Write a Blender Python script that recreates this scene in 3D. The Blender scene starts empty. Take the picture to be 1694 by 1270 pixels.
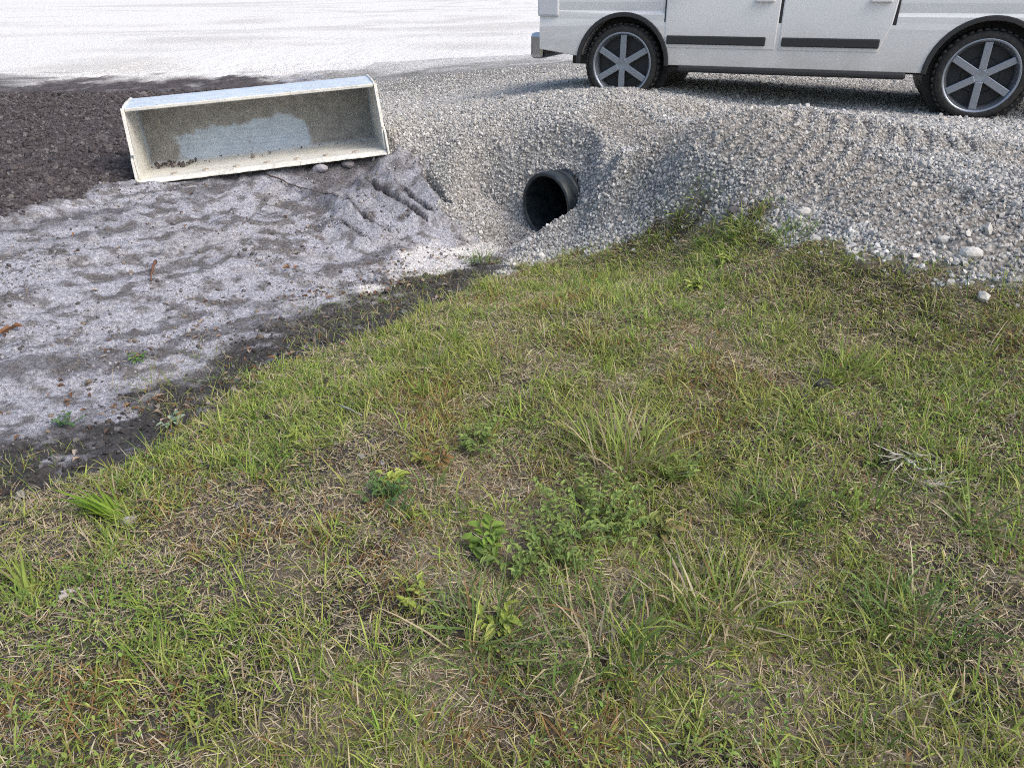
import bpy, bmesh, math, random
import numpy as np
from mathutils import Vector, Matrix

random.seed(7)
RNG = np.random.default_rng(11)
scene = bpy.context.scene
COL = scene.collection

# ------------------------------------------------------------------ camera
PW, PH, F = 1694.0, 1270.0, 1232.0
CAM_H = 1.6
PITCH = math.atan((PH / 2 + 10) / F)
CP, SP = math.cos(PITCH), math.sin(PITCH)
cam_d = bpy.data.cameras.new('camera')
cam_d.sensor_width = 36.0
cam_d.lens = 36.0 * F / PW
cam_d.clip_start = 0.05
cam_d.clip_end = 2000
cam = bpy.data.objects.new('camera', cam_d)
cam.location = (0, 0, CAM_H)
cam.rotation_euler = (math.pi / 2 - PITCH, 0, 0)
COL.objects.link(cam)
scene.camera = cam


def ray(px, py):
    a, b = (px - PW / 2) / F, -(py - PH / 2) / F
    return np.array([a, CP + b * SP, -SP + b * CP])


def at(px, py, z=0.0):
    """survey: where the sight line through this pixel meets height z"""
    d = ray(px, py)
    t = (z - CAM_H) / d[2]
    return np.array([d[0] * t, d[1] * t, z])


def pix(p):
    x, y, z = p[0], p[1], p[2] - CAM_H
    dep = y * CP - z * SP
    up = y * SP + z * CP
    return (PW / 2 + F * x / dep, PH / 2 - F * up / dep)


# ------------------------------------------------------------------ noise
def _hash(ix, iy, seed):
    h = (ix.astype(np.int64) * 374761393 + iy.astype(np.int64) * 668265263 + seed * 974711) & 0xffffffff
    h = ((h ^ (h >> 13)) * 1274126177) & 0xffffffff
    h = h ^ (h >> 16)
    return (h & 0xffffff) / float(0xffffff)


def vnoise(x, y, seed=0):
    x = np.asarray(x, float); y = np.asarray(y, float)
    ix, iy = np.floor(x), np.floor(y)
    fx, fy = x - ix, y - iy
    fx = fx * fx * (3 - 2 * fx); fy = fy * fy * (3 - 2 * fy)
    a = _hash(ix, iy, seed); b = _hash(ix + 1, iy, seed)
    c = _hash(ix, iy + 1, seed); d = _hash(ix + 1, iy + 1, seed)
    return (a + (b - a) * fx) * (1 - fy) + (c + (d - c) * fx) * fy


def fbm(x, y, seed=0, octs=4, gain=0.5):
    s = 0; amp = 1; tot = 0
    c, n = math.cos(0.6), math.sin(0.6)
    for o in range(octs):
        s = s + amp * vnoise(x, y, seed + o * 17); tot += amp
        x, y = (x * c - y * n) * 2.03 + 3.1, (x * n + y * c) * 2.03 + 1.7
        amp *= gain
    return s / tot


def smooth(a, b, x):
    t = np.clip((x - a) / (b - a), 0, 1)
    return t * t * (3 - 2 * t)


# ------------------------------------------------------------------ terrain survey (pixel, pixel, height)
CTRL = [
    (0, 1097, -.06), (420, 1097, -.02), (847, 1097, 0), (1270, 1097, .01), (1694, 1097, .02), (847, 1270, 0), (0, 1270, -.03), (1694, 1270, .02),
    (847, 800, .03), (1300, 800, .05), (1694, 800, .09), (1240, 600, .08), (1694, 600, .18), (500, 800, -.03), (850, 620, .0), (200, 930, -.09),
    (1000, 500, .0), (1240, 470, .12), (1500, 500, .22),
    (0, 860, -.17), (230, 750, -.21), (430, 620, -.26), (640, 535, -.3), (800, 462, -.33),
    (0, 775, -.27), (200, 700, -.31), (370, 610, -.34), (560, 540, -.35), (700, 470, -.38), (800, 425, -.4), (880, 392, -.42), (-250, 880, -.28),
    (0, 600, -.2), (0, 460, -.08), (0, 378, .03), (200, 500, -.21), (200, 400, -.1), (205, 312, .03), (400, 440, -.22), (400, 350, -.1), (400, 300, 0.02),
    (600, 420, -.3), (590, 340, -.13), (600, 285, .04), (700, 360, -.24), (700, 300, -.03), (650, 262, .17), (560, 266, .13), (470, 275, .09),
    (0, 260, .08), (110, 210, .12), (-250, 330, .05), (-250, 500, -.08), (-250, 650, -.18),
    (790, 350, -.22), (760, 300, .0), (740, 255, .2), (790, 225, .42), (700, 210, .36), (660, 185, .32),
    (840, 350, -.3), (850, 300, -.02), (870, 265, .2), (930, 268, .24), (905, 240, .42), (1000, 245, .47), (1120, 262, .5), (1230, 300, .45), (1240, 352, .3),
    (1000, 290, .22), (1100, 310, .28), (1040, 345, .05), (970, 360, -.1), (930, 385, -.22), (1000, 392, -.12), (1130, 372, .1), (870, 420, -.36), (940, 410, -.27),
    (1400, 415, .32), (1694, 452, .38), (1900, 470, .4), (1320, 380, .3),
    (1450, 310, .53), (1694, 350, .55), (1600, 205, .6), (1300, 200, .6), (1000, 195, .56), (850, 190, .5), (1900, 300, .58),
]
cw = [tuple(at(*c)) for c in CTRL]
for x, y, z in [(-14, 14, .15), (-6, 13.5, .2), (0, 13.5, .5), (6, 13.5, .6), (12, 13, .6), (-20, 6, 0), (14, 4, .3), (10, 1, .1), (-8, 0, -.15),
                (-4, -3, -.1), (4, -3, 0), (-14, 24, .25), (0, 24, .42), (14, 24, .5), (20, 10, .5), (-22, 15, .1), (-3.2, 11.2, .16), (-1.6, 11, .25)]:
    cw.append((x, y, z))
cw = np.array(cw)


def _tps(r2):
    return 0.5 * r2 * np.log(r2 + 1e-9)


_n = len(cw)
_A = np.zeros((_n + 3, _n + 3))
_d2 = ((cw[:, None, :2] - cw[None, :, :2]) ** 2).sum(-1)
_A[:_n, :_n] = _tps(_d2) + np.eye(_n) * 0.01
_A[:_n, _n] = 1; _A[:_n, _n + 1:] = cw[:, :2]
_A[_n, :_n] = 1; _A[_n + 1:, :_n] = cw[:, :2].T
_W = np.linalg.solve(_A, np.concatenate([cw[:, 2], np.zeros(3)]))


def base_h(x, y):
    x = np.asarray(x, float); y = np.asarray(y, float)
    cx, cy = np.clip(x, -16, 15), np.clip(y, -3, 22)
    out = _W[_n] + _W[_n + 1] * cx + _W[_n + 2] * cy
    for k in range(_n):
        out = out + _W[k] * _tps((cx - cw[k, 0]) ** 2 + (cy - cw[k, 1]) ** 2)
    return out


def hit(px, py, h=base_h, y0=0.7, y1=16):
    d = ray(px, py)
    ys = np.linspace(y0, y1, 1500)
    t = ys / d[1]
    zz = CAM_H + d[2] * t
    g = h(d[0] * t, ys)
    below = np.nonzero(zz < g)[0]
    k = below[0] if len(below) else len(ys) - 1
    return np.array([d[0] * t[k], ys[k], g[k]])


def poly(pts):
    return np.array([hit(*p)[:2] for p in pts])


def sdist(P, x, y):
    """signed distance to a closed polygon, positive inside"""
    x = np.asarray(x, float); y = np.asarray(y, float)
    best = np.full(x.shape, 1e9); ins = np.zeros(x.shape, bool)
    n = len(P)
    for i in range(n):
        ax, ay = P[i]; bx, by = P[(i + 1) % n]
        dx, dy = bx - ax, by - ay
        t = np.clip(((x - ax) * dx + (y - ay) * dy) / (dx * dx + dy * dy + 1e-12), 0, 1)
        best = np.minimum(best, (x - ax - t * dx) ** 2 + (y - ay - t * dy) ** 2)
        c = ((ay > y) != (by > y)) & (x < (bx - ax) * (y - ay) / (by - ay + 1e-12) + ax)
        ins ^= c
    return np.where(ins, 1, -1) * np.sqrt(best)


def ldist(P, x, y, want_t=False):
    """distance to an open polyline"""
    x = np.asarray(x, float); y = np.asarray(y, float)
    best = np.full(x.shape, 1e9); run = np.zeros(x.shape); side = np.zeros(x.shape); acc = 0.0
    for i in range(len(P) - 1):
        ax, ay = P[i]; bx, by = P[i + 1]
        dx, dy = bx - ax, by - ay; L = math.hypot(dx, dy)
        t = np.clip(((x - ax) * dx + (y - ay) * dy) / (L * L), 0, 1)
        d = (x - ax - t * dx) ** 2 + (y - ay - t * dy) ** 2
        m = d < best
        best = np.where(m, d, best); run = np.where(m, acc + t * L, run)
        side = np.where(m, np.sign(dx * (y - ay) - dy * (x - ax)), side)
        acc += L
    d = np.sqrt(best)
    return (d, run, side) if want_t else d


# ------------------------------------------------------------------ regions
GRASS_EDGE = [(0, 838), (130, 795), (230, 752), (330, 680), (430, 622), (540, 580), (640, 540), (740, 498), (800, 462), (850, 446), (950, 420),
              (1050, 394), (1130, 373), (1190, 360), (1240, 362), (1300, 388), (1400, 416), (1500, 432), (1600, 447), (1694, 460)]
GRASS_P = np.vstack([[[-7, .2]], [[-3.6, 2.0]], poly(GRASS_EDGE), [[6.5, 5.1], [13, 4.6], [30, 3], [30, -30], [-30, -30], [-30, -6]]])
SOIL_EDGE = [(0, 374), (60, 356), (120, 340), (170, 322), (230, 308), (300, 300), (420, 284), (540, 270), (590, 264), (560, 240)]
SOIL_P = np.vstack([[[-30, 3]], [[-9, 4.9]], poly(SOIL_EDGE), [[-3.1, 10.2], [-3.4, 13], [-6, 17], [-14, 19], [-34, 20]]])
GRAV_L = [(612, 235), (650, 258), (690, 285), (725, 325), (748, 362), (775, 385), (820, 398), (858, 425), (848, 447)]
GRAV_P = np.vstack([[[-3.6, 15.2]], [[-2.6, 10.4]], poly(GRAV_L), poly(GRASS_EDGE)[9:], [[6.5, 5.1], [13, 4.6], [40, 3], [40, 15.5], [10, 14.6]]])
MUD_L = poly([(-200, 880), (0, 780), (110, 742), (200, 712), (330, 640), (430, 585), (540, 542), (640, 503), (740, 468), (810, 444)])
WHITE_P = poly([(585, 505), (650, 484), (700, 472), (760, 448), (830, 420), (850, 395), (790, 390), (740, 395), (690, 410), (650, 440), (600, 478)])
CRACKS = [poly(c) for c in ([(560, 372), (604, 400)], [(568, 336), (600, 362), (634, 385)], [(612, 309), (650, 335), (697, 366)],
                            [(665, 316), (708, 354)], [(704, 298), (740, 332)], [(530, 318), (580, 352)])]
SLABS = poly([(545, 345), (600, 305), (690, 285), (745, 330), (735, 365), (690, 375), (610, 410), (560, 390)])
TRACKS = [poly([(1010, 180), (1160, 208), (1300, 240), (1420, 282), (1560, 345), (1694, 420)]),
          poly([(1130, 172), (1290, 190), (1450, 212), (1620, 240), (1694, 262)]),
          poly([(1290, 262), (1420, 310), (1560, 390)])]

# the pipe axis points out of its mouth
PIPE_C = at(903, 341, -.15)
PIPE_AX = np.array([-.72, -.69, .02]); PIPE_AX /= np.linalg.norm(PIPE_AX)
PIPE_R = 0.262


def pipe_td(x, y, z):
    dx, dy, dz = x - PIPE_C[0], y - PIPE_C[1], z - PIPE_C[2]
    t = dx * PIPE_AX[0] + dy * PIPE_AX[1] + dz * PIPE_AX[2]
    r = np.sqrt(np.maximum(dx * dx + dy * dy + dz * dz - t * t, 0))
    return t, r


BK_L, BK_R = at(230, 304, .055), at(641, 254, .205)
BK_W = math.hypot(*(BK_R - BK_L)[:2])
BK_U = (BK_R - BK_L)[:2] / BK_W


def masks(x, y):
    n1 = (fbm(x * 2.2, y * 2.2, 3, 4) - .5)
    n2 = (fbm(x * 9, y * 9, 5, 3) - .5)
    g = smooth(-.06, .06, sdist(GRASS_P, x, y) + .5 * n1 + .22 * n2)
    v = smooth(-.07, .07, sdist(GRAV_P, x, y) + .3 * n1 + .22 * n2) * (1 - g)
    s = smooth(-.08, .08, sdist(SOIL_P, x, y) + .4 * n1 + .2 * n2) * (1 - g) * (1 - v)
    mud = smooth(.34, .16, ldist(MUD_L, x, y) + .5 * n1 + .3 * n2) * (1 - v)
    band = smooth(.42, .18, -sdist(GRASS_P, x, y) + .6 * n1 + .3 * n2) * smooth(.3, -.5, x + .15 * (5.2 - y)) * (y < 6.2)
    mud = np.maximum(mud, band * (1 - v))
    white = smooth(-.05, .05, sdist(WHITE_P, x, y) + .3 * n1 + .3 * n2) * (1 - g)
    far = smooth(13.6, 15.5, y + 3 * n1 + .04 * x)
    rest = np.clip(1 - g - v - s, 0, 1)
    right = smooth(-.15, .15, x - np.clip(.18 * (y - 6), -9, .2) + (y > 9) * 3.0 * smooth(9, 10, y))
    v = v + rest * right
    return dict(grass=g, gravel=v, soil=s, mud=mud, white=white, far=far, sand=np.clip(1 - g - v - s, 0, 1))


def track_mark(x, y):
    out = np.zeros(np.shape(x)); rib = np.zeros(np.shape(x))
    for k, T in enumerate(TRACKS):
        d, run, _ = ldist(T, x, y, True)
        m = smooth(.26, .17, d + .1 * (fbm(x * 5, y * 5, 40 + k, 2) - .5))
        rib = np.where(m > out, np.sin(run * 2 * math.pi / .13 + d * 8), rib)
        out = np.maximum(out, m)
    return out, rib


def terrain(x, y, m=None, b=None):
    if m is None: m = masks(x, y)
    if b is None: b = base_h(x, y)
    near = smooth(40, 12, np.hypot(x, y))
    h = b.copy()
    # lawn hummocks
    h += m['grass'] * near * (.05 * (fbm(x * 1.6, y * 1.6, 21, 3) - .5) + .045 * (fbm(x * 7, y * 7, 22, 3) - .5))
    # sand
    u, v = x * .64 + y * .77, -x * .77 + y * .64
    rough = smooth(1.3, .2, np.abs(sdist(SOIL_P, x, y)))
    h += m['sand'] * near * rough * (.045 * (fbm(u * 3, v * 6, 34, 4) - .5) + .03 * (fbm(x * 17, y * 17, 35, 2) - .5))
    h += m['sand'] * near * (.1 * (fbm(u * 1.3, v * 2.6, 23, 4) - .5) + .05 * (fbm(x * 7, y * 7, 24, 4) - .5) + .03 * (fbm(x * 22, y * 22, 25, 2) - .5))
    # turned topsoil in low furrows
    h += m['soil'] * near * (0.08 * (fbm(u * .9, v * 5, 26, 4) - .5) + .055 * (fbm(x * 6, y * 6, 27, 4) - .5) + .03 * (fbm(x * 21, y * 21, 28, 2) - .5))
    edge = smooth(.22, .0, np.abs(sdist(SOIL_P, x, y) - .02)) * (1 - m['gravel']) * smooth(12, 9, y)
    h += edge * .11 * fbm(x * 3, y * 3, 33, 3)
    # gravel
    tm, rib = track_mark(x, y)
    h += m['gravel'] * near * (.05 * (fbm(x * .9, y * .9, 29, 3) - .5) + .02 * (fbm(x * 9, y * 9, 30, 3) - .5))
    h += m['gravel'] * tm * (-.022 + .02 * rib)
    # clods cut by the bucket
    sl = smooth(-.05, .08, sdist(SLABS, x, y))
    h += sl * .04 * (1 - m['gravel'])
    for k, C in enumerate(CRACKS):
        d, run, side = ldist(C, x, y, True)
        d2 = d + .05 * (fbm(x * 14, y * 14, 60 + k, 3) - .5)
        h -= .16 * smooth(.05, .02, d2)
        h += .06 * smooth(.22, .05, d2 + .06 * (fbm(x * 9, y * 9, 66 + k, 3) - .5)) * (side < 0)
    # the bucket has pressed its bed flat
    bu = ((x - BK_L[0]) * BK_U[0] + (y - BK_L[1]) * BK_U[1]); bv = (-(x - BK_L[0]) * BK_U[1] + (y - BK_L[1]) * BK_U[0])
    foot = smooth(-.12, -.02, bu) * smooth(BK_W + .12, BK_W + .02, bu) * smooth(-.03, .03, bv) * smooth(1.2, .95, bv)
    bed_z = BK_L[2] + (BK_R[2] - BK_L[2]) * np.clip(bu / BK_W, 0, 1) - .035
    h = np.where(bed_z < h, h + (bed_z - h) * foot, h)
    # ditch bed runs in under the pipe mouth; the bank closes round the pipe behind it
    tx = (x - PIPE_C[0]) * PIPE_AX[0] + (y - PIPE_C[1]) * PIPE_AX[1]
    sx = (x - PIPE_C[0]) * -PIPE_AX[1] + (y - PIPE_C[1]) * PIPE_AX[0]
    sx = -sx * 0 + ((x - PIPE_C[0]) * .69 - (y - PIPE_C[1]) * .72)       # to the camera's right
    bed = PIPE_C[2] - PIPE_R + .005
    cut = bed + np.where(sx > 0, 1.0, .42) * np.maximum(0, np.abs(sx) - np.where(sx > 0, .16, .24)) + .05 * np.maximum(0, tx - .5) + 1.7 * np.maximum(0, -tx - .02 + .12 * np.abs(sx))
    cut += .02 * (fbm(x * 8, y * 8, 95, 3) - .5)
    wgt = smooth(1.15, .75, np.hypot(tx * .8, sx))
    h = np.where(cut < h, h + (cut - h) * wgt, h)
    top = PIPE_C[2] + PIPE_R + .07 + .3 * np.minimum(-tx - .3, .6) - .35 * np.maximum(0, np.abs(sx) - .3)
    cov = smooth(.15, .34, -tx + .05 * (fbm(x * 9, y * 9, 96, 2) - .5)) * smooth(.9, .5, np.abs(sx)) * smooth(1.6, 1.1, -tx)
    h = np.where(top > h, h + (top - h) * cov, h)
    return h


# ------------------------------------------------------------------ mesh helpers
def link(o, parent=None):
    COL.objects.link(o)
    if parent is not None: o.parent = parent
    return o


def tag(o, label=None, cat=None, group=None, kind=None):
    if label: o['label'] = label
    if cat: o['category'] = cat
    if group: o['group'] = group
    if kind: o['kind'] = kind
    return o


def empty(name, loc=(0, 0, 0), rz=0.0):
    o = bpy.data.objects.new(name, None)
    o.location = loc; o.rotation_euler = (0, 0, rz)
    o.empty_display_size = .1
    return link(o)


def mesh_arrays(name, verts, faces, mat=None, tint=None, smooth_shade=False, parent=None):
    """faces: list of (n, k) int arrays"""
    me = bpy.data.meshes.new(name)
    verts = np.asarray(verts, np.float32)
    me.vertices.add(len(verts))
    me.vertices.foreach_set('co', verts.ravel())
    faces = [np.asarray(f) for f in faces if len(f)]
    loops = np.concatenate([f.ravel() for f in faces]).astype(np.int32)
    tot = np.concatenate([np.full(len(f), f.shape[1]) for f in faces]).astype(np.int32)
    start = np.concatenate([[0], np.cumsum(tot)[:-1]]).astype(np.int32)
    me.loops.add(len(loops)); me.loops.foreach_set('vertex_index', loops)
    me.polygons.add(len(tot)); me.polygons.foreach_set('loop_start', start)
    me.polygons.foreach_set('loop_total', tot)
    me.polygons.foreach_set('use_smooth', np.full(len(tot), smooth_shade))
    if tint is not None:
        a = me.attributes.new('tint', 'FLOAT_COLOR', 'POINT')
        t = np.ones((len(verts), 4), np.float32); t[:, :3] = tint
        a.data.foreach_set('color', t.ravel())
    me.update(calc_edges=True)
    if mat: me.materials.append(mat)
    o = bpy.data.objects.new(name, me)
    return link(o, parent)


class MB:
    """collects shapes into one bmesh"""
    def __init__(self): self.bm = bmesh.new()

    def box(self, lo, hi, M=None):
        r = bmesh.ops.create_cube(self.bm, size=1)['verts']
        lo, hi = Vector(lo), Vector(hi)
        for v in r:
            v.co = Vector(((v.co.x + .5) * (hi.x - lo.x) + lo.x, (v.co.y + .5) * (hi.y - lo.y) + lo.y, (v.co.z + .5) * (hi.z - lo.z) + lo.z))
            if M: v.co = M @ v.co
        return r

    def cyl(self, c, axis, r, h, seg=24, r2=None):
        q = Vector((0, 0, 1)).rotation_difference(Vector(axis)).to_matrix().to_4x4()
        bmesh.ops.create_cone(self.bm, cap_ends=True, segments=seg, radius1=r, radius2=r if r2 is None else r2, depth=h,
                              matrix=Matrix.Translation(c) @ q)

    def prism(self, pts, off, closed=True):
        """polygon pts (3D) pushed along off"""
        a = [self.bm.verts.new(Vector(p)) for p in pts]
        b = [self.bm.verts.new(Vector(p) + Vector(off)) for p in pts]
        n = len(pts)
        self.bm.faces.new(a[::-1]); self.bm.faces.new(b)
        for i in range(n):
            self.bm.faces.new((a[i], a[(i + 1) % n], b[(i + 1) % n], b[i]))

    def lathe(self, prof, axis_pt, axis, seg=64, closed=False):
        """prof: list of (t along axis, radius)"""
        ax = Vector(axis).normalized()
        u = ax.cross(Vector((0, 0, 1))).normalized(); w = u.cross(ax).normalized()
        rings = []
        for t, r in prof:
            rings.append([self.bm.verts.new(Vector(axis_pt) + ax * t + (u * math.cos(2 * math.pi * k / seg) + w * math.sin(2 * math.pi * k / seg)) * r) for k in range(seg)])
        m = len(rings)
        for i in range(m if closed else m - 1):
            A, B = rings[i], rings[(i + 1) % m]
            for k in range(seg):
                self.bm.faces.new((A[k], A[(k + 1) % seg], B[(k + 1) % seg], B[k]))

    def build(self, name, mat, parent=None, smooth_shade=False, bevel=0, M=None):
        bmesh.ops.recalc_face_normals(self.bm, faces=self.bm.faces)
        me = bpy.data.meshes.new(name)
        if M is not None: self.bm.transform(M)
        self.bm.to_mesh(me); self.bm.free()
        for p in me.polygons: p.use_smooth = smooth_shade
        if mat: me.materials.append(mat)
        o = link(bpy.data.objects.new(name, me), parent)
        if bevel:
            b = o.modifiers.new('bevel', 'BEVEL'); b.width = bevel; b.segments = 2; b.limit_method = 'ANGLE'; b.angle_limit = math.radians(35)
        return o


# ------------------------------------------------------------------ materials
class NT:
    def __init__(self, name):
        self.m = bpy.data.materials.new(name); self.m.use_nodes = True
        self.t = self.m.node_tree; self.t.nodes.clear()
        self.out = self.t.nodes.new('ShaderNodeOutputMaterial')

    def n(self, typ, ins=None, **props):
        d = self.t.nodes.new('ShaderNode' + typ)
        for k, v in props.items(): setattr(d, k, v)
        for k, v in (ins or {}).items():
            s = d.inputs[k]
            if hasattr(v, 'bl_rna') and v.bl_rna.identifier.startswith('NodeSocket'): self.t.links.new(v, s)
            else: s.default_value = v
        return d

    def mul(self, a, b, fac=1.0):
        d = self.n('Mix', data_type='RGBA', blend_type='MULTIPLY')
        self.put(d.inputs[0], fac); self.put(d.inputs[6], a); self.put(d.inputs[7], b)
        return d.outputs[2]

    def mix(self, f, a, b):
        d = self.n('Mix', data_type='RGBA')
        self.put(d.inputs[0], f); self.put(d.inputs[6], a); self.put(d.inputs[7], b)
        return d.outputs[2]

    def put(self, s, v):
        if hasattr(v, 'bl_rna') and v.bl_rna.identifier.startswith('NodeSocket'): self.t.links.new(v, s)
        elif isinstance(v, (tuple, list)) and len(v) == 3: s.default_value = (*v, 1)
        else: s.default_value = v

    def ramp(self, f, stops):
        d = self.n('ValToRGB'); r = d.color_ramp
        while len(r.elements) < len(stops): r.elements.new(.5)
        for e, (p, c) in zip(r.elements, stops):
            e.position = p; e.color = (*c, 1) if isinstance(c, tuple) else (c, c, c, 1)
        self.put(d.inputs[0], f)
        return d.outputs[0]

    def noise(self, vec, scale, detail=4, rough=.6, dist=0):
        return self.n('TexNoise', {'Vector': vec, 'Scale': scale, 'Detail': detail, 'Roughness': rough, 'Distortion': dist}).outputs[0]

    def bump(self, h, strength, dist, normal=None):
        d = self.n('Bump', {'Height': h, 'Strength': strength, 'Distance': dist})
        if normal is not None: self.t.links.new(normal, d.inputs['Normal'])
        return d.outputs[0]

    def bsdf(self, color, rough=.8, metal=0, normal=None, spec=.5, **kw):
        d = self.n('BsdfPrincipled')
        self.put(d.inputs['Base Color'], color); self.put(d.inputs['Roughness'], rough); self.put(d.inputs['Metallic'], metal)
        self.put(d.inputs['Specular IOR Level'], spec)
        for k, v in kw.items(): self.put(d.inputs[k.replace('_', ' ')], v)
        if normal is not None: self.t.links.new(normal, d.inputs['Normal'])
        return d.outputs[0]

    def done(self, sh):
        self.t.links.new(sh, self.out.inputs[0]); return self.m


def ground_mat(name, grain, lo, hi, bstr, bdist, stones=False):
    N = NT(name)
    pos = N.n('NewGeometry').outputs['Position']
    tint = N.n('Attribute', attribute_name='tint').outputs['Color']
    n1 = N.noise(pos, grain, 5, .7)
    n2 = N.noise(pos, grain * 5, 3, .7)
    k = N.ramp(n1, [(.32, lo), (.68, hi)])
    k2 = N.ramp(n2, [(.3, lo), (.7, hi)])
    c = N.mul(N.mul(tint, k), k2)
    nrm = N.bump(n1, bstr, bdist); nrm = N.bump(n2, bstr, bdist * .35, nrm)
    if stones:
        v = N.n('TexVoronoi', {'Vector': pos, 'Scale': 48.0, 'Randomness': 1.0})
        sep = N.n('SeparateColor', {'Color': v.outputs['Color']}).outputs[0]
        c = N.mul(c, N.ramp(sep, [(0, .5), (1, 1.3)]))
        c = N.mul(c, N.ramp(v.outputs['Distance'], [(.25, 1.0), (.75, .45)]))
        nrm = N.bump(v.outputs['Distance'], -0.9, .02, nrm)
    return N.done(N.bsdf(c, .92, spec=.25, normal=nrm))


M_LAWN = ground_mat('lawn_soil', 40, .62, 1.25, .8, .012)
M_SAND = ground_mat('sand', 46, .45, 1.45, 1.0, .016)
M_SOIL = ground_mat('topsoil', 45, .55, 1.4, 1.0, .016)
M_GRAV = ground_mat('gravel_bed', 30, .75, 1.2, .6, .008, True)


def tint_mat(name, rough=.75, spec=.3, trans=0.0, grain=None, amt=(.8, 1.2), bump=None):
    N = NT(name)
    tint = N.n('Attribute', attribute_name='tint').outputs['Color']
    nrm = None
    if grain:
        pos = N.n('NewGeometry').outputs['Position']
        nz = N.noise(pos, grain, 4, .65)
        tint = N.mul(tint, N.ramp(nz, [(.3, amt[0]), (.7, amt[1])]))
        if bump: nrm = N.bump(nz, bump[0], bump[1])
    sh = N.bsdf(tint, rough, spec=spec, normal=nrm)
    if trans:
        tr = N.n('BsdfTranslucent', {'Color': tint}).outputs[0]
        sh = N.n('MixShader', {0: trans, 1: sh, 2: tr}).outputs[0]
    return N.done(sh)


M_BLADE = tint_mat('grass_blade', .6, .3, .32)
M_STRAW = tint_mat('dry_straw', .85, .15, .12)
M_STONE = tint_mat('crushed_stone', .9, .2, 0, 120, (.75, 1.2), (.5, .004))
M_CLOD = tint_mat('earth_clod', .95, .12, 0, 90, (.6, 1.3), (.8, .006))
M_LEAF = tint_mat('leaf', .6, .3, .25)
M_TWIG = tint_mat('twig_bark', .9, .15, 0, 80, (.6, 1.3), (.6, .003))


def plain(name, color, rough=.5, metal=0, spec=.5, **kw):
    N = NT(name)
    return N.done(N.bsdf(color, rough, metal, spec=spec, **kw))


# ------------------------------------------------------------------ ground sheets
def spaced(segs):
    out = [segs[0][0]]
    for a, b, s in segs:
        n = max(1, int(round((b - a) / s)))
        out += list(np.linspace(a, b, n + 1)[1:])
    return np.array(out)


xs = spaced([(-400, -60, 40), (-60, -20, 4), (-20, -8.5, .35), (-8.5, 8.5, .021), (8.5, 20, .35), (20, 60, 4), (60, 400, 40)])
ys = spaced([(-60, -4, 4), (-4, .6, .2), (.6, 7, .02), (7, 9.2, .023), (9.2, 13, .036), (13, 18, .1), (18, 40, .6), (40, 100, 4), (100, 600, 40)])
GX, GY = np.meshgrid(xs, ys)
gx, gy = GX.ravel(), GY.ravel()
gm = masks(gx, gy)
gz = terrain(gx, gy, gm)


def tints(x, y, m):
    n = fbm(x * 1.7, y * 1.7, 71, 4); nf = fbm(x * 11, y * 11, 72, 4); nm = fbm(x * 4.5, y * 4.5, 73, 4)
    u, v = x * .64 + y * .77, -x * .77 + y * .64
    st = fbm(u * 1.3, v * 7.5, 74, 5)

    def mix(a, b, f): return a + (np.asarray(b)[None, :] - a) * f[:, None]
    c = np.tile(np.array([[.41, .415, .465]]), (len(x), 1))                                        # sand
    c = mix(c, [.38, .375, .40], smooth(.5, .66, nm))
    c = mix(c, [.105, .103, .115], 0.72 * smooth(.50, .63, st * .65 + nf * .35))                         # organic streaks
    c = mix(c, [.14, .13, .125], .75 * smooth(.54, .66, nf))
    upper = smooth(.95, .1, np.abs(sdist(SOIL_P, x, y)))
    c = mix(c, [.13, .127, .142], .7 * upper * smooth(.42, .6, st * .6 + n * .4))
    sl = smooth(-.1, .12, sdist(SLABS, x, y))
    c = mix(c, [.35, .36, .41], .7 * sl * smooth(.35, .5, nm))
    c = mix(c, [.70, .685, .68], m['white'] * smooth(.22, .42, nm * .6 + nf * .4))
    for C in CRACKS:
        c = mix(c, [.07, .066, .07], .9 * smooth(.075, .03, ldist(C, x, y) + .05 * (nf - .5)))
    c = mix(c, [.062, .058, .055], .96 * m['mud'] * smooth(.22, .42, nm * .5 + nf * .5))
    s = np.tile(np.array([[.085, .074, .078]]), (len(x), 1))                                       # topsoil
    s = mix(s, [.15, .14, .145], .8 * smooth(.52, .66, st))
    s = mix(s, [.045, .04, .042], .8 * smooth(.52, .66, nf))
    g = np.tile(np.array([[.14, .115, .078]]), (len(x), 1))                                        # thatch
    g = mix(g, [.23, .195, .14], smooth(.45, .62, n))
    g = mix(g, [.06, .052, .043], smooth(.5, .66, nm))
    v_ = np.tile(np.array([[.37, .36, .345]]), (len(x), 1))                                       # gravel
    v_ = mix(v_, [.28, .27, .255], smooth(.5, .62, n))
    tm, rib = track_mark(x, y)
    v_ = mix(v_, [.36, .335, .305], tm * .6)
    o = c * m['sand'][:, None] + s * m['soil'][:, None] + g * m['grass'][:, None] + v_ * m['gravel'][:, None]
    o = mix(o, [.062, .058, .055], .75 * m['mud'] * m['grass'])
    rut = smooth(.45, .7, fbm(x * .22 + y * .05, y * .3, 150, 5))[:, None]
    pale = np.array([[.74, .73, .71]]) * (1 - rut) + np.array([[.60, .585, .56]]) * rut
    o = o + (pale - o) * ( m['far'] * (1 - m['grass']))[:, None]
    return o


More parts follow.
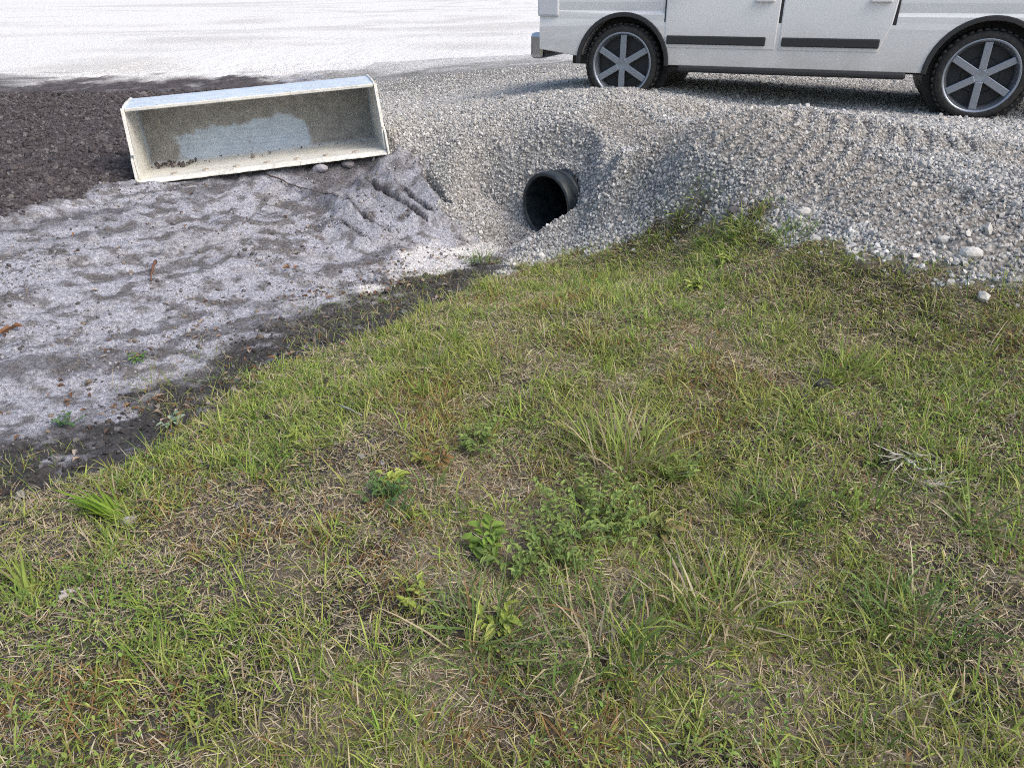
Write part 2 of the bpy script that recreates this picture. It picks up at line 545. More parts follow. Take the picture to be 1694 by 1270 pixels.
gt = tints(gx, gy, gm)
pt, pr = pipe_td(gx, gy, gz)
in_pipe = (pr < PIPE_R) & (pt < .02) & (pt > -5)
nx, ny = len(xs), len(ys)
ii = np.arange(nx * ny).reshape(ny, nx)
quads = np.stack([ii[:-1, :-1].ravel(), ii[:-1, 1:].ravel(), ii[1:, 1:].ravel(), ii[1:, :-1].ravel()], 1)
quads = quads[~in_pipe[quads].any(1)]
fm = np.stack([(gm[k][quads]).mean(1) for k in ('grass', 'gravel', 'sand', 'soil')], 1)
fc = fm.argmax(1)
fy_ = gy[quads].mean(1); fxx = gx[quads].mean(1)
fc = np.where((fy_ > 16.5) | (fy_ < -5) | (np.abs(fxx) > 18), 0, fc)
for k, (nm_, lab, cat, mt) in enumerate([
        ('ground', 'thatchy lawn soil under the grass and pale sandy land out to the horizon', 'ground', M_LAWN),
        ('gravel_road', 'grey crushed stone road banked over the black culvert pipe', 'road', M_GRAV),
        ('sand_ditch', 'pale grey sandy ditch bank between the bucket and the lawn', 'ditch', M_SAND),
        ('topsoil_ground', 'dark turned topsoil to the left of and behind the bucket', 'soil', M_SOIL)]):
    q = quads[fc == k]
    used, inv = np.unique(q, return_inverse=True)
    V = np.stack([gx[used], gy[used], gz[used]], 1)
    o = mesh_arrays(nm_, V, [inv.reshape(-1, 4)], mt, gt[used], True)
    tag(o, lab, cat, kind='structure')


def H(x, y):
    x = np.atleast_1d(np.asarray(x, float)); y = np.atleast_1d(np.asarray(y, float))
    # bilinear look-up in the sheet itself
    i = np.clip(np.searchsorted(xs, x) - 1, 0, nx - 2); j = np.clip(np.searchsorted(ys, y) - 1, 0, ny - 2)
    fx = (x - xs[i]) / (xs[i + 1] - xs[i]); fy = (y - ys[j]) / (ys[j + 1] - ys[j])
    Z = gz.reshape(ny, nx)
    return (Z[j, i] * (1 - fx) + Z[j, i + 1] * fx) * (1 - fy) + (Z[j + 1, i] * (1 - fx) + Z[j + 1, i + 1] * fx) * fy


def spot(px, py):
    return hit(px, py, H)


def norm_at(x, y, e=.03):
    dx = (H(x + e, y) - H(x - e, y)) / (2 * e); dy = (H(x, y + e) - H(x, y - e)) / (2 * e)
    n = np.stack([-dx, -dy, np.ones_like(dx)], 1)
    return n / np.linalg.norm(n, axis=1, keepdims=True)


def in_view(x, y, margin=1.1):
    """keeps scatter to what this spot and a step to either side can see"""
    dep = y * CP + CAM_H * SP
    return (y > .55) & (np.abs(x) < .69 * dep + margin)


# ------------------------------------------------------------------ stones and clods
ICO = None


def ico():
    global ICO
    if ICO is None:
        bm = bmesh.new(); bmesh.ops.create_icosphere(bm, subdivisions=1, radius=1)
        bm.verts.ensure_lookup_table()
        ICO = (np.array([v.co[:] for v in bm.verts]), np.array([[v.index for v in f.verts] for f in bm.faces]))
        bm.free()
    return ICO


def rand_rot(n):
    q = RNG.normal(size=(n, 4)); q /= np.linalg.norm(q, axis=1, keepdims=True)
    w, x, y, z = q.T
    return np.stack([np.stack([1 - 2 * (y * y + z * z), 2 * (x * y - z * w), 2 * (x * z + y * w)], 1),
                     np.stack([2 * (x * y + z * w), 1 - 2 * (x * x + z * z), 2 * (y * z - x * w)], 1),
                     np.stack([2 * (x * z - y * w), 2 * (y * z + x * w), 1 - 2 * (x * x + y * y)], 1)], 1)


def lumps(name, P, size, col, mat, flat=.7, jag=.35, sink=.25, smooth_shade=False):
    V0, F0 = ico(); n = len(P); k = len(V0)
    R = rand_rot(n)
    V = V0[None] * (1 + jag * (RNG.random((n, k, 1)) - .5) * 2)
    V = V * (np.stack([1 + .5 * (RNG.random(n) - .3), 1 + .3 * (RNG.random(n) - .5), np.full(n, flat) + .3 * (RNG.random(n) - .5)], 1))[:, None, :]
    V = np.einsum('nij,nkj->nki', R, V) * size[:, None, None]
    V = V + P[:, None, :] + np.array([0, 0, 1])[None, None] * (size * (.5 - sink))[:, None, None]
    Fs = (F0[None] + (np.arange(n) * k)[:, None, None]).reshape(-1, 3)
    return mesh_arrays(name, V.reshape(-1, 3), [Fs], mat, np.repeat(col, k, 0), smooth_shade)


def scatter(n, x0, x1, y0, y1):
    return RNG.uniform(x0, x1, n), RNG.uniform(y0, y1, n)


def pick(cols, n, p=None):
    cols = np.array(cols)
    return cols[RNG.choice(len(cols), n, p=p)]


# crushed stone
x, y = scatter(600000, -4, 11, 3.0, 13.5)
m = masks(x, y)
tm, _ = track_mark(x, y)
keep = (RNG.random(len(x)) < m['gravel'] * (1 - .12 * tm) * smooth(15, 10, y + 2 * RNG.random(len(x)))) & in_view(x, y, .8)
spill = (RNG.random(len(x)) < .05 * smooth(.35, .0, -sdist(GRAV_P, x, y))) & in_view(x, y, .8)
keep |= spill
x, y, tm = x[keep], y[keep], tm[keep]
z = H(x, y)
t_, r_ = pipe_td(x, y, z)
ok = ~((r_ < PIPE_R + .03) & (t_ < .03))
x, y, z, tm = x[ok], y[ok], z[ok], tm[ok]
n = len(x)
edge_big = smooth(.9, .1, -sdist(GRASS_P, x, y)) * smooth(1.0, 3.5, x)
size = np.exp(RNG.normal(math.log(.0088), .36, n)) * (1 + .22 * edge_big) * (1 - .15 * tm)
size = np.clip(size, .005, .042)
col = pick([(.42, .412, .395), (.49, .48, .46), (.35, .345, .335), (.60, .59, .565), (.25, .247, .245), (.43, .40, .355)], n, [.28, .22, .2, .1, .12, .08])
col = col * (.85 + .3 * RNG.random((n, 1)))
col = col * (1 - tm[:, None] * .25) + np.array([[.38, .345, .30]]) * tm[:, None] * .25
o = lumps('gravel', np.stack([x, y, z], 1), size, col, M_STONE)
tag(o, 'loose grey and white crushed stones covering the road', 'gravel', kind='stuff')
print('stones', n)

# clods and crumbs on topsoil and sand
x, y = scatter(260000, -9, 0, 2.2, 13)
m = masks(x, y)
lump_n = fbm(x * 3, y * 3, 90, 4)
p = m['soil'] * .5 + m['sand'] * (.04 + .3 * smooth(.5, .62, lump_n)) + m['mud'] * .3
keep = (RNG.random(len(x)) < p) & in_view(x, y, .8) & (m['gravel'] < .3)
bq = (x - BK_L[0]) * BK_U[0] + (y - BK_L[1]) * BK_U[1]; bv = -(x - BK_L[0]) * BK_U[1] + (y - BK_L[1]) * BK_U[0]
keep &= ~((bq > -.03) & (bq < 2.6) & (bv > -.03) & (bv < 1.05))
x, y = x[keep], y[keep]; ms = m['soil'][keep]; mm_ = m['mud'][keep]; n = len(x)
size = np.exp(RNG.normal(math.log(.0088), .55, n)); size = np.clip(size, .003, .045) * (.6 + .4 * ms)
col = np.where(ms[:, None] > .5, pick([(.075, .066, .07), (.1, .09, .092), (.05, .045, .046), (.16, .15, .15)], n, [.4, .3, .2, .1]),
               pick([(.15, .14, .145), (.36, .35, .37), (.09, .085, .085), (.2, .17, .14)], n, [.35, .25, .25, .15]))
col = col * (1 - .62 * mm_[:, None])
o = lumps('soil_clods', np.stack([x, y, H(x, y)], 1), size, col, M_CLOD, .8, .3, .35)
tag(o, 'dark crumbly clods lying over the turned topsoil and sand', 'soil clods', kind='stuff')
print('clods', n)


# ------------------------------------------------------------------ blades
def blades(P, az, L, w, lean, curl, tw=None):
    """curved tapering ribbons: returns verts (n*7,3) and faces"""
    n = len(P)
    s = np.array([0, .38, .72, 1.0]); wp = np.array([.8, 1.0, .7, 0])
    hx = np.zeros((n, 4)); hz = np.zeros((n, 4))
    for k in range(1, 4):
        th = lean + curl * (s[k] + s[k - 1]) / 2
        hx[:, k] = hx[:, k - 1] + np.sin(th) * L * (s[k] - s[k - 1])
        hz[:, k] = hz[:, k - 1] + np.cos(th) * L * (s[k] - s[k - 1])
    ca, sa = np.cos(az), np.sin(az)
    C = np.stack([P[:, 0, None] + hx * ca[:, None], P[:, 1, None] + hx * sa[:, None], P[:, 2, None] + hz], 2)
    if tw is None: tw = RNG.uniform(-.9, .9, n)
    W = np.stack([-sa * np.cos(tw), ca * np.cos(tw), np.sin(tw)], 1)
    D = W[:, None, :] * (w[:, None] * wp[None, :] / 2)[:, :, None]
    V = np.concatenate([C[:, 0:1] - D[:, 0:1], C[:, 0:1] + D[:, 0:1], C[:, 1:2] - D[:, 1:2], C[:, 1:2] + D[:, 1:2],
                        C[:, 2:3] - D[:, 2:3], C[:, 2:3] + D[:, 2:3], C[:, 3:4]], 1)
    b = (np.arange(n) * 7)[:, None]
    Q = np.concatenate([b + np.array([[0, 1, 3, 2]]), b + np.array([[2, 3, 5, 4]])], 0)
    T = b + np.array([[4, 5, 6]])
    return V.reshape(-1, 3), [Q, T]


def blade_obj(name, P, az, L, w, lean, curl, col, mat, parent=None):
    V, Fc = blades(P, az, L, w, lean, curl)
    g = np.clip(RNG.normal(1, .12, (len(P), 7, 1)), .7, 1.3)
    return mesh_arrays(name, V, Fc, mat, (np.repeat(col[:, None, :], 7, 1) * g).reshape(-1, 3), True, parent)


GREEN = [(.20, .31, .055), (.27, .37, .07), (.34, .41, .085), (.28, .29, .08), (.14, .23, .05), (.40, .42, .13)]
DRY = [(.47, .40, .25), (.39, .32, .21), (.52, .46, .33), (.32, .25, .17), (.42, .35, .27), (.29, .17, .08)]


def lawn_colors(x, y, n, dryness):
    n1 = fbm(x * 1.1, y * 1.1, 101, 3); n2 = fbm(x * 3.5, y * 3.5, 102, 3)
    c = pick(GREEN, n, [.2, .26, .2, .16, .1, .08])
    f = smooth(.42, .62, n1)[:, None]
    c = c * (1 - .35 * f) + np.array([[.28, .28, .07]]) * .35 * f            # yellower drifts
    d = RNG.random(n) < dryness * (.5 + smooth(.4, .62, n2))
    c = np.where(d[:, None], pick(DRY, n, [.26, .2, .18, .14, .12, .1]), c)
    rust = (fbm(x * 2.3, y * 2.3, 103, 3) > .62) & (RNG.random(n) < .4)
    c = np.where(rust[:, None], np.array([[.28, .17, .07]]), c)
    return c * RNG.uniform(.8, 1.2, (n, 1))


def grass_points(n, x0=-7, x1=9, y0=.6, y1=6.8):
    x, y = scatter(n, x0, x1, y0, y1)
    k = in_view(x, y, .9)
    x, y = x[k], y[k]
    g = sdist(GRASS_P, x, y) + .5 * (fbm(x * 2.2, y * 2.2, 3, 4) - .5) + .22 * (fbm(x * 9, y * 9, 5, 3) - .5)
    return x, y, g


# short sward
x, y, g = grass_points(1150000)
patch = fbm(x * 2.1, y * 2.1, 110, 4) * .55 + fbm(x * 6.5, y * 6.5, 111, 3) * .45
far_boost = smooth(2.5, 4.5, y)
p = smooth(-.14, .2, g) * (.48 + .52 * smooth(.39, .53, patch + .22 * far_boost * smooth(-.5, 1.5, x) + .08 * far_boost))
keep = RNG.random(len(x)) < p
x, y, g, patch = x[keep], y[keep], g[keep], patch[keep]; n = len(x)
L = RNG.gamma(5, .0086, n) * (.7 + .6 * smooth(.42, .6, patch)); L = np.clip(L, .018, .15)
col = lawn_colors(x, y, n, .2)
o = blade_obj('grass', np.stack([x, y, H(x, y) - .004], 1), RNG.uniform(0, 6.283, n), L, RNG.uniform(.0026, .0052, n) * (1 + .12 * np.clip(y - 2.5, 0, 4)),
              RNG.uniform(.2, 1.35, n), RNG.uniform(.1, 1.2, n), col, M_BLADE)
tag(o, 'short patchy yellow green grass covering the lawn in the foreground', 'grass', kind='stuff')
print('sward', n)

# longer scattered tussocks, one ground cover
cx, cy, cg = grass_points(2500)
k = (cg > .05)
cx, cy, cg = cx[k], cy[k], cg[k]
nb = RNG.integers(7, 26, len(cx)); idx = np.repeat(np.arange(len(cx)), nb); n = len(idx)
rr = RNG.random(n) ** .7 * RNG.uniform(.02, .085, len(cx))[idx]; aa = RNG.uniform(0, 6.283, n)
x, y = cx[idx] + rr * np.cos(aa), cy[idx] + rr * np.sin(aa)
hue = pick(GREEN, len(cx))[idx] * RNG.uniform(.8, 1.2, (n, 1))
hue = np.where((RNG.random(n) < .14)[:, None], pick(DRY, n), hue)
az = aa + RNG.normal(0, .6, n)
o = blade_obj('tussock_grass', np.stack([x, y, H(x, y) - .004], 1), az, np.clip(RNG.gamma(6, .016, n), .03, .2), RNG.uniform(.0028, .006, n),
              RNG.uniform(.05, .7, n), RNG.uniform(.2, 1.3, n), hue, M_BLADE)
tag(o, 'longer upright grass in loose tussocks all over the lawn', 'grass', kind='stuff')

# dead straw
x, y, g = grass_points(950000)
patch = fbm(x * 2.1, y * 2.1, 110, 4) * .55 + fbm(x * 6.5, y * 6.5, 111, 3) * .45
p = smooth(-.04, .12, g) * (.35 + .65 * smooth(.58, .42, patch))
keep = RNG.random(len(x)) < p
x, y = x[keep], y[keep]; n = len(x)
col = pick([(.42, .35, .235), (.35, .28, .195), (.49, .43, .32), (.27, .22, .165), (.52, .44, .28), (.25, .155, .085)], n, [.24, .22, .18, .18, .1, .08]) * RNG.uniform(.75, 1.2, (n, 1))
o = blade_obj('dead_grass', np.stack([x, y, H(x, y) + RNG.uniform(0, .012, n)], 1), RNG.uniform(0, 6.283, n), np.clip(RNG.gamma(3, .011, n), .01, .11),
              RNG.uniform(.0014, .0032, n) * (1 + .1 * np.clip(y - 2.5, 0, 4)), RNG.uniform(1.15, 1.6, n), RNG.uniform(-.25, .3, n), col, M_STRAW)
tag(o, 'dead straw and thatch lying between the green blades', 'dead grass', kind='stuff')
print('straw', n)

# wisps that reach over the muddy strip
x, y = scatter(170000, -6.5, 0.2, 1.8, 7)
d = ldist(MUD_L, x, y)
wn = fbm(x * 3.2, y * 3.2, 120, 4)
keep = (RNG.random(len(x)) < .5 * smooth(.6, .0, d) * smooth(.38, .6, wn)) & in_view(x, y) & (sdist(GRAV_P, x, y) < 0)
x, y = x[keep], y[keep]; n = len(x)
col = np.where((RNG.random(n) < .45)[:, None], pick(DRY, n) * .8, pick(GREEN, n) * .85)
o = blade_obj('ditch_grass', np.stack([x, y, H(x, y) - .003], 1), RNG.uniform(0, 6.283, n), np.clip(RNG.gamma(4, .014, n), .02, .16), RNG.uniform(.002, .0042, n),
              RNG.uniform(.3, 1.4, n), RNG.uniform(0, 1, n), col, M_BLADE)
tag(o, 'thin sparse grass and roots straggling over the dark ditch bed', 'grass', kind='stuff')

# small leaved ground cover in drifts
x, y, g = grass_points(170000)
wn = fbm(x * 1.9, y * 1.9, 130, 4)
keep = (RNG.random(len(x)) < smooth(.05, .2, g) * smooth(.50, .62, wn) * .9)
x, y = x[keep], y[keep]; n = len(x)


def leaf_geo(P, az, L, w, pitch, fold=.25):
    """pointed oval leaves, six points folded on the midrib"""
    n = len(P)
    ca, sa = np.cos(az), np.sin(az)
    f = np.stack([ca * np.cos(pitch), sa * np.cos(pitch), np.sin(pitch)], 1)
    s = np.stack([-sa, ca, np.zeros(n)], 1)
    u = np.cross(f, s)
    L_, w_ = L[:, None], w[:, None]
    pts = [P, P + f * L_ * .35 + s * w_ * .5 + u * w_ * fold, P + f * L_ * .75 + s * w_ * .36 + u * w_ * fold * .6 - u * L_ * .05,
           P + f * L_ - u * L_ * .16, P + f * L_ * .75 - s * w_ * .36 + u * w_ * fold * .6 - u * L_ * .05, P + f * L_ * .35 - s * w_ * .5 + u * w_ * fold, P + f * L_ * .5]
    V = np.stack(pts, 1).reshape(-1, 3)
    b = (np.arange(n) * 7)[:, None]
    T = np.concatenate([b + np.array([[0, 6, 1]]), b + np.array([[1, 6, 2]]), b + np.array([[2, 6, 3]]), b + np.array([[3, 6, 4]]), b + np.array([[4, 6, 5]]), b + np.array([[5, 6, 0]])])
    return V, [T]


P = np.stack([x, y, H(x, y) + RNG.uniform(.005, .05, n)], 1)
V, Fc = leaf_geo(P, RNG.uniform(0, 6.283, n), RNG.uniform(.008, .02, n), RNG.uniform(.005, .011, n), RNG.uniform(-.3, .7, n))
col = pick([(.17, .28, .06), (.22, .33, .07), (.29, .36, .09), (.12, .21, .05)], n) * RNG.uniform(.8, 1.2, (n, 1))
o = mesh_arrays('clover_cover', V, Fc, M_LEAF, np.repeat(col, 7, 0), False)
tag(o, 'tiny round leaved ground cover creeping through the lawn in drifts', 'ground cover', kind='stuff')
print('cover', n)

# leaf litter on the sand and mud
x, y = scatter(20000, -6, 0.2, 2.0, 8)
d = ldist(MUD_L, x, y)
ln = fbm(x * 2.6, y * 2.6, 140, 3)
sd_s = sdist(GRASS_P, x, y)
keep = (RNG.random(len(x)) < .32 * smooth(.75, .15, np.abs(d - .2)) * smooth(.45, .62, ln) + .006) & in_view(x, y) & (sd_s < .05) & (sdist(GRAV_P, x, y) < -.1) & (sdist(SOIL_P, x, y) < -.1)
x, y = x[keep], y[keep]; n = len(x)
P = np.stack([x, y, H(x, y) + RNG.uniform(.004, .014, n)], 1)
V, Fc = leaf_geo(P, RNG.uniform(0, 6.283, n), RNG.uniform(.02, .06, n), RNG.uniform(.012, .03, n), RNG.uniform(-.15, .35, n), .5)
col = pick([(.24, .13, .07), (.17, .09, .05), (.33, .25, .19), (.12, .08, .06), (.38, .33, .28)], n) * RNG.uniform(.7, 1.2, (n, 1))
o = mesh_arrays('leaf_litter', V, Fc, M_LEAF, np.repeat(col, 7, 0), False)
tag(o, 'fallen brown and tan leaves scattered along the ditch', 'leaf litter', kind='stuff')
print('litter', n)


# ------------------------------------------------------------------ culvert pipe
def pipe():
    root = empty('culvert_pipe', (PIPE_C[0], PIPE_C[1], PIPE_C[2]))
    tag(root, 'black corrugated plastic culvert pipe with its open end sticking out of the gravel bank', 'pipe')
    N = NT('black_plastic')
    pos = N.n('NewGeometry').outputs['Position']
    nz = N.noise(pos, 14, 5, .65)
    N.done(N.bsdf(N.ramp(nz, [(.35, (.009, .013, .016)), (.7, (.032, .042, .048))]), N.ramp(nz, [(.3, .38), (.7, .6)]), spec=.5, normal=N.bump(nz, .25, .004)))
    mat = N.m
    out = -Vector(PIPE_AX)   # into the bank
    z0 = Vector((0, 0, 0))
    R = PIPE_R
    a = MB(); a.lathe([(0.0, R + .004), (-.012, R + .018), (-.012, R + .034), (-.004, R + .042), (.008, R + .045), (.095, R + .045), (.105, R + .04), (.11, R + .012), (.11, R + .004)], z0, out, 96, True)
    a.build('rim', mat, root, True)
    prof = []
    t = .11
    while t < 2.4:
        prof += [(t, R + .012), (t + .022, R + .012), (t + .03, R + .036), (t + .04, R + .044), (t + .075, R + .044), (t + .085, R + .036), (t + .093, R + .012)]
        t += .115
    a = MB(); a.lathe(prof, z0, out, 96); a.build('corrugated_shell', mat, root, True)
    a = MB(); a.lathe([(0.002, R), (1, R), (3, R), (4.8, R), (4.9, R * .5), (4.9, .001)], z0, out, 96); a.build('liner', mat, root, True)
    return root


pipe()


# ------------------------------------------------------------------ loader bucket
def bucket():
    CL, CR = BK_L, BK_R
    u = Vector(CR - CL); W = u.length; u.normalize()
    opening = Vector((u.y, -u.x, 0)).normalized()
    back = -opening
    w = u.cross(back).normalized(); back = w.cross(u).normalized()
    M = Matrix(((u.x, back.x, w.x, CL[0]), (u.y, back.y, w.y, CL[1]), (u.z, back.z, w.z, CL[2]), (0, 0, 0, 1)))
    root = empty('loader_bucket'); root.matrix_world = M
    tag(root, 'worn pale grey loader bucket with dirt caked inside, resting on the sand', 'loader bucket')
    print('bucket', W, CL, CR)

    # painted steel, rubbed bright along the floor, caked with dirt on the upper back
    def steel(name, dirt):
        N = NT(name)
        tc = N.n('TexCoord').outputs['Object']
        big = N.noise(tc, 2.2, 5, .65, .4); fine = N.noise(tc, 38, 5, .7); mid = N.noise(tc, 9, 5, .7)
        scr = N.n('Mapping', {'Vector': tc, 'Scale': (1.0, 14.0, 14.0)}).outputs[0]
        sc_ = N.noise(scr, 3.5, 5, .7)
        paint = N.ramp(mid, [(.3, (.50, .52, .54)), (.55, (.60, .61, .61)), (.75, (.67, .66, .62))])
        paint = N.mul(paint, N.ramp(sc_, [(.3, .8), (.6, 1.05)]))
        rust = N.ramp(fine, [(.52, 0.0), (.66, 1.0)])
        rf = N.n('Math', {0: rust, 1: N.ramp(big, [(.40, 0.1), (.60, .8)])}, operation='MULTIPLY').outputs[0]
        sepf = N.n('SeparateXYZ', {0: tc}).outputs
        flo = N.n('MapRange', {'Value': sepf[1], 'From Min': .70, 'From Max': .80, 'To Min': 1., 'To Max': 0.}).outputs[0]
        lowz = N.n('MapRange', {'Value': sepf[2], 'From Min': .05, 'From Max': .1, 'To Min': 1., 'To Max': 0.}).outputs[0]
        paint = N.mul(paint, N.mix(N.n('Math', {0: flo, 1: lowz if dirt else 1.0}, operation='MULTIPLY').outputs[0], (.90, 1.02, 1.16), (1.12, 1.09, 1.01)))
        c = N.mix(rf, paint, (.23, .19, .14))
        if dirt:
            sep = N.n('SeparateXYZ', {0: tc})
            X, Y, Z = sep.outputs
            def mr(s, a, b, c_=0., d_=1.): return N.n('MapRange', {'Value': s, 'From Min': a, 'From Max': b, 'To Min': c_, 'To Max': d_}, interpolation_type='SMOOTHSTEP').outputs[0]
            def op(o_, a, b): return N.n('Math', {0: a, 1: b}, operation=o_).outputs[0]
            wob = N.n('Math', {0: op('SUBTRACT', big, .5), 1: .5}, operation='MULTIPLY').outputs[0]
            Zw = op('ADD', Z, wob); Xw = op('ADD', X, wob)
            hi = mr(Zw, .25, .31)                                     # caked above this height
            lft = mr(Xw, .34, .25); rgt = mr(Xw, W - .74, W - .65)
            up = mr(Z, .008, .05)
            sides = op('MULTIPLY', op('MAXIMUM', lft, rgt), up)
            d = op('MAXIMUM', hi, sides)
            d = op('MULTIPLY', d, mr(Z, .60, .622, 1., .06))
            d = op('MULTIPLY', d, N.ramp(fine, [(.28, .55), (.45, 1.0)]))
            soil = N.ramp(mid, [(.3, (.25, .24, .225)), (.55, (.37, .355, .33)), (.75, (.46, .44, .41))])
            c = N.mix(d, c, soil)
            nrm = N.bump(op('MULTIPLY', fine, d), .8, .015)
            return N.done(N.bsdf(c, .62, 0, nrm, .35))
        nrm = N.bump(fine, .25, .003)
        return N.done(N.bsdf(c, .55, 0, nrm, .4))
    clean = steel('worn_pale_steel', False); caked = steel('caked_steel', True)
    th = .018
    # floor, rounded heel, back and rolled top: one bent plate
    prof = [(.16, .012), (.5, .012), (.70, .014)]
    for k in range(1, 9):
        a = -math.pi / 2 + k * math.radians(80) / 8
        prof.append((.70 + .2 * math.cos(a), .214 + .2 * math.sin(a)))
    prof += [(.905, .36), (.908, .46)]
    for k in range(1, 8):
        a = k * math.radians(88) / 7
        prof.append((.77 + .138 * math.cos(a), .49 + .14 * math.sin(a)))
    prof += [(.5, .625), (.25, .61)]
    pr = [Vector((0, p[0], p[1])) for p in prof]
    nrm = []
    for i in range(len(pr)):
        d = (pr[min(i + 1, len(pr) - 1)] - pr[max(i - 1, 0)]).normalized()
        nrm.append(Vector((0, d.z, -d.y)))
    pts = pr + [p + n_ * th for p, n_ in zip(pr[::-1], nrm[::-1])]
    bm = bmesh.new()
    nX = 40
    rings = []
    for i in range(nX + 1):
        X = th + (W - 2 * th) * i / nX
        dent = .006 * math.sin(i * 1.3) * math.sin(i * .37)
        rings.append([bm.verts.new((X, p.y + dent * (p.z > .1), p.z)) for p in pts])
    k = len(pts)
    for i in range(nX):
        for j in range(k): bm.faces.new((rings[i][j], rings[i + 1][j], rings[i + 1][(j + 1) % k], rings[i][(j + 1) % k]))
    bm.faces.new(rings[0]); bm.faces.new(rings[-1][::-1])
    mb = MB(); mb.bm.free(); mb.bm = bm
    sh = mb.build('shell', caked, root, False)
    for p in sh.data.polygons: p.use_smooth = len(p.vertices) == 4
    sh.data.set_sharp_from_angle(angle=math.radians(40))
    # cutting edge: thick bevelled blade with a worn, slightly wavy lip
    bm = bmesh.new(); rings = []
    for i in range(61):
        X = -.012 + (W + .024) * i / 60
        wv = .006 * math.sin(i * .8) + .005 * math.sin(i * 2.1) + (.02 if i in (0, 60) else 0)
        rings.append([bm.verts.new((X, y_, z_)) for y_, z_ in ((wv, -.012), (wv, -.004), (.045, .024), (.26, .027), (.26, -.014))])
    for i in range(60):
        for j in range(5): bm.faces.new((rings[i][j], rings[i + 1][j], rings[i + 1][(j + 1) % 5], rings[i][(j + 1) % 5]))
    bm.faces.new(rings[0]); bm.faces.new(rings[-1][::-1])
    mb = MB(); mb.bm.free(); mb.bm = bm
    mb.build('cutting_edge', clean, root)
    # plough bolts along the edge
    N = NT('worn_bolt')
    N.done(N.bsdf((.42, .37, .31), .6, .2))
    for i in range(7):
        X = .3 + (W - .6) * i / 6
        b = MB(); b.cyl((X, .13, .029), (0, 0, 1), .034, .014, 6); b.build('bolt', N.m, root, bevel=.004)
    # side plates with a bolted-on side cutter at the foot
    for s in (0, 1):
        X0 = 0 if s == 0 else W - th
        sp = [(X0, .20, .0), (X0, .05, .03), (X0, .07, .16), (X0, .13, .40), (X0, .22, .615), (X0, .26, .64), (X0, .45, .655), (X0, .78, .66), (X0, .90, .60), (X0, .935, .48), (X0, .935, .30), (X0, .89, .12), (X0, .80, .03), (X0, .70, 0)]
        b = MB(); b.prism(sp, (th, 0, 0)); b.build('side_plate', clean, root, bevel=.004)
        XS = -.024 if s == 0 else W + .002
        b = MB(); b.prism([(XS, -.01, -.008), (XS, .0, .03), (XS, .06, .2), (XS, .12, .235), (XS, .30, .235), (XS, .34, .02), (XS, .30, -.008)], (.022, 0, 0))
        b.build('side_cutter', clean, root, bevel=.005)
        # front edge flange that runs up to the top lip
        XF = X0 - (.012 if s == 0 else 0)
        b = MB(); b.prism([(XF, .055, .24), (XF, .10, .238), (XF, .25, .61), (XF, .21, .63)], (th + .012, 0, 0))
        b.build('edge_flange', clean, root, bevel=.004)
    # crumbs of soil left along the crease
    k = 110
    X_ = np.concatenate([RNG.uniform(.05, .5, 90), RNG.uniform(.1, W - .1, 20)]); Y_ = np.where(np.arange(k) < 90, .55 + .2 * RNG.random(k) - .5 * (X_ - .05) * RNG.random(k), RNG.uniform(.5, .76, k))
    so_ = lumps('caked_soil', np.stack([X_, Y_, np.full(k, .03)], 1), np.clip(np.exp(RNG.normal(math.log(.009), .45, k)), .004, .02), pick([(.12, .11, .1), (.2, .18, .16), (.08, .07, .07)], k), M_CLOD)
    so_.parent = root; so_['kind'] = 'stuff'
    # top lip bar
    b = MB(); b.box((.02, .21, .596), (W - .02, .26, .624)); b.build('lip_bar', clean, root, bevel=.006)
    # hitch plates at the back
    for X in (.62, .82, W - .84, W - .64):
        b = MB(); b.prism([(X, .935, .1), (X, 1.16, .12), (X, 1.2, .2), (X, 1.12, .42), (X, 1.0, .56), (X, .93, .5)], (.024, 0, 0)); b.build('hitch_plate', clean, root, bevel=.004)
    for X in (.62, W - .84):
        b = MB(); b.cyl((X + .11, 1.12, .2), (1, 0, 0), .03, .3, 20); b.build('hitch_pin', N.m, root, True)
    return root, M, W


BK, BKM, BKW = bucket()


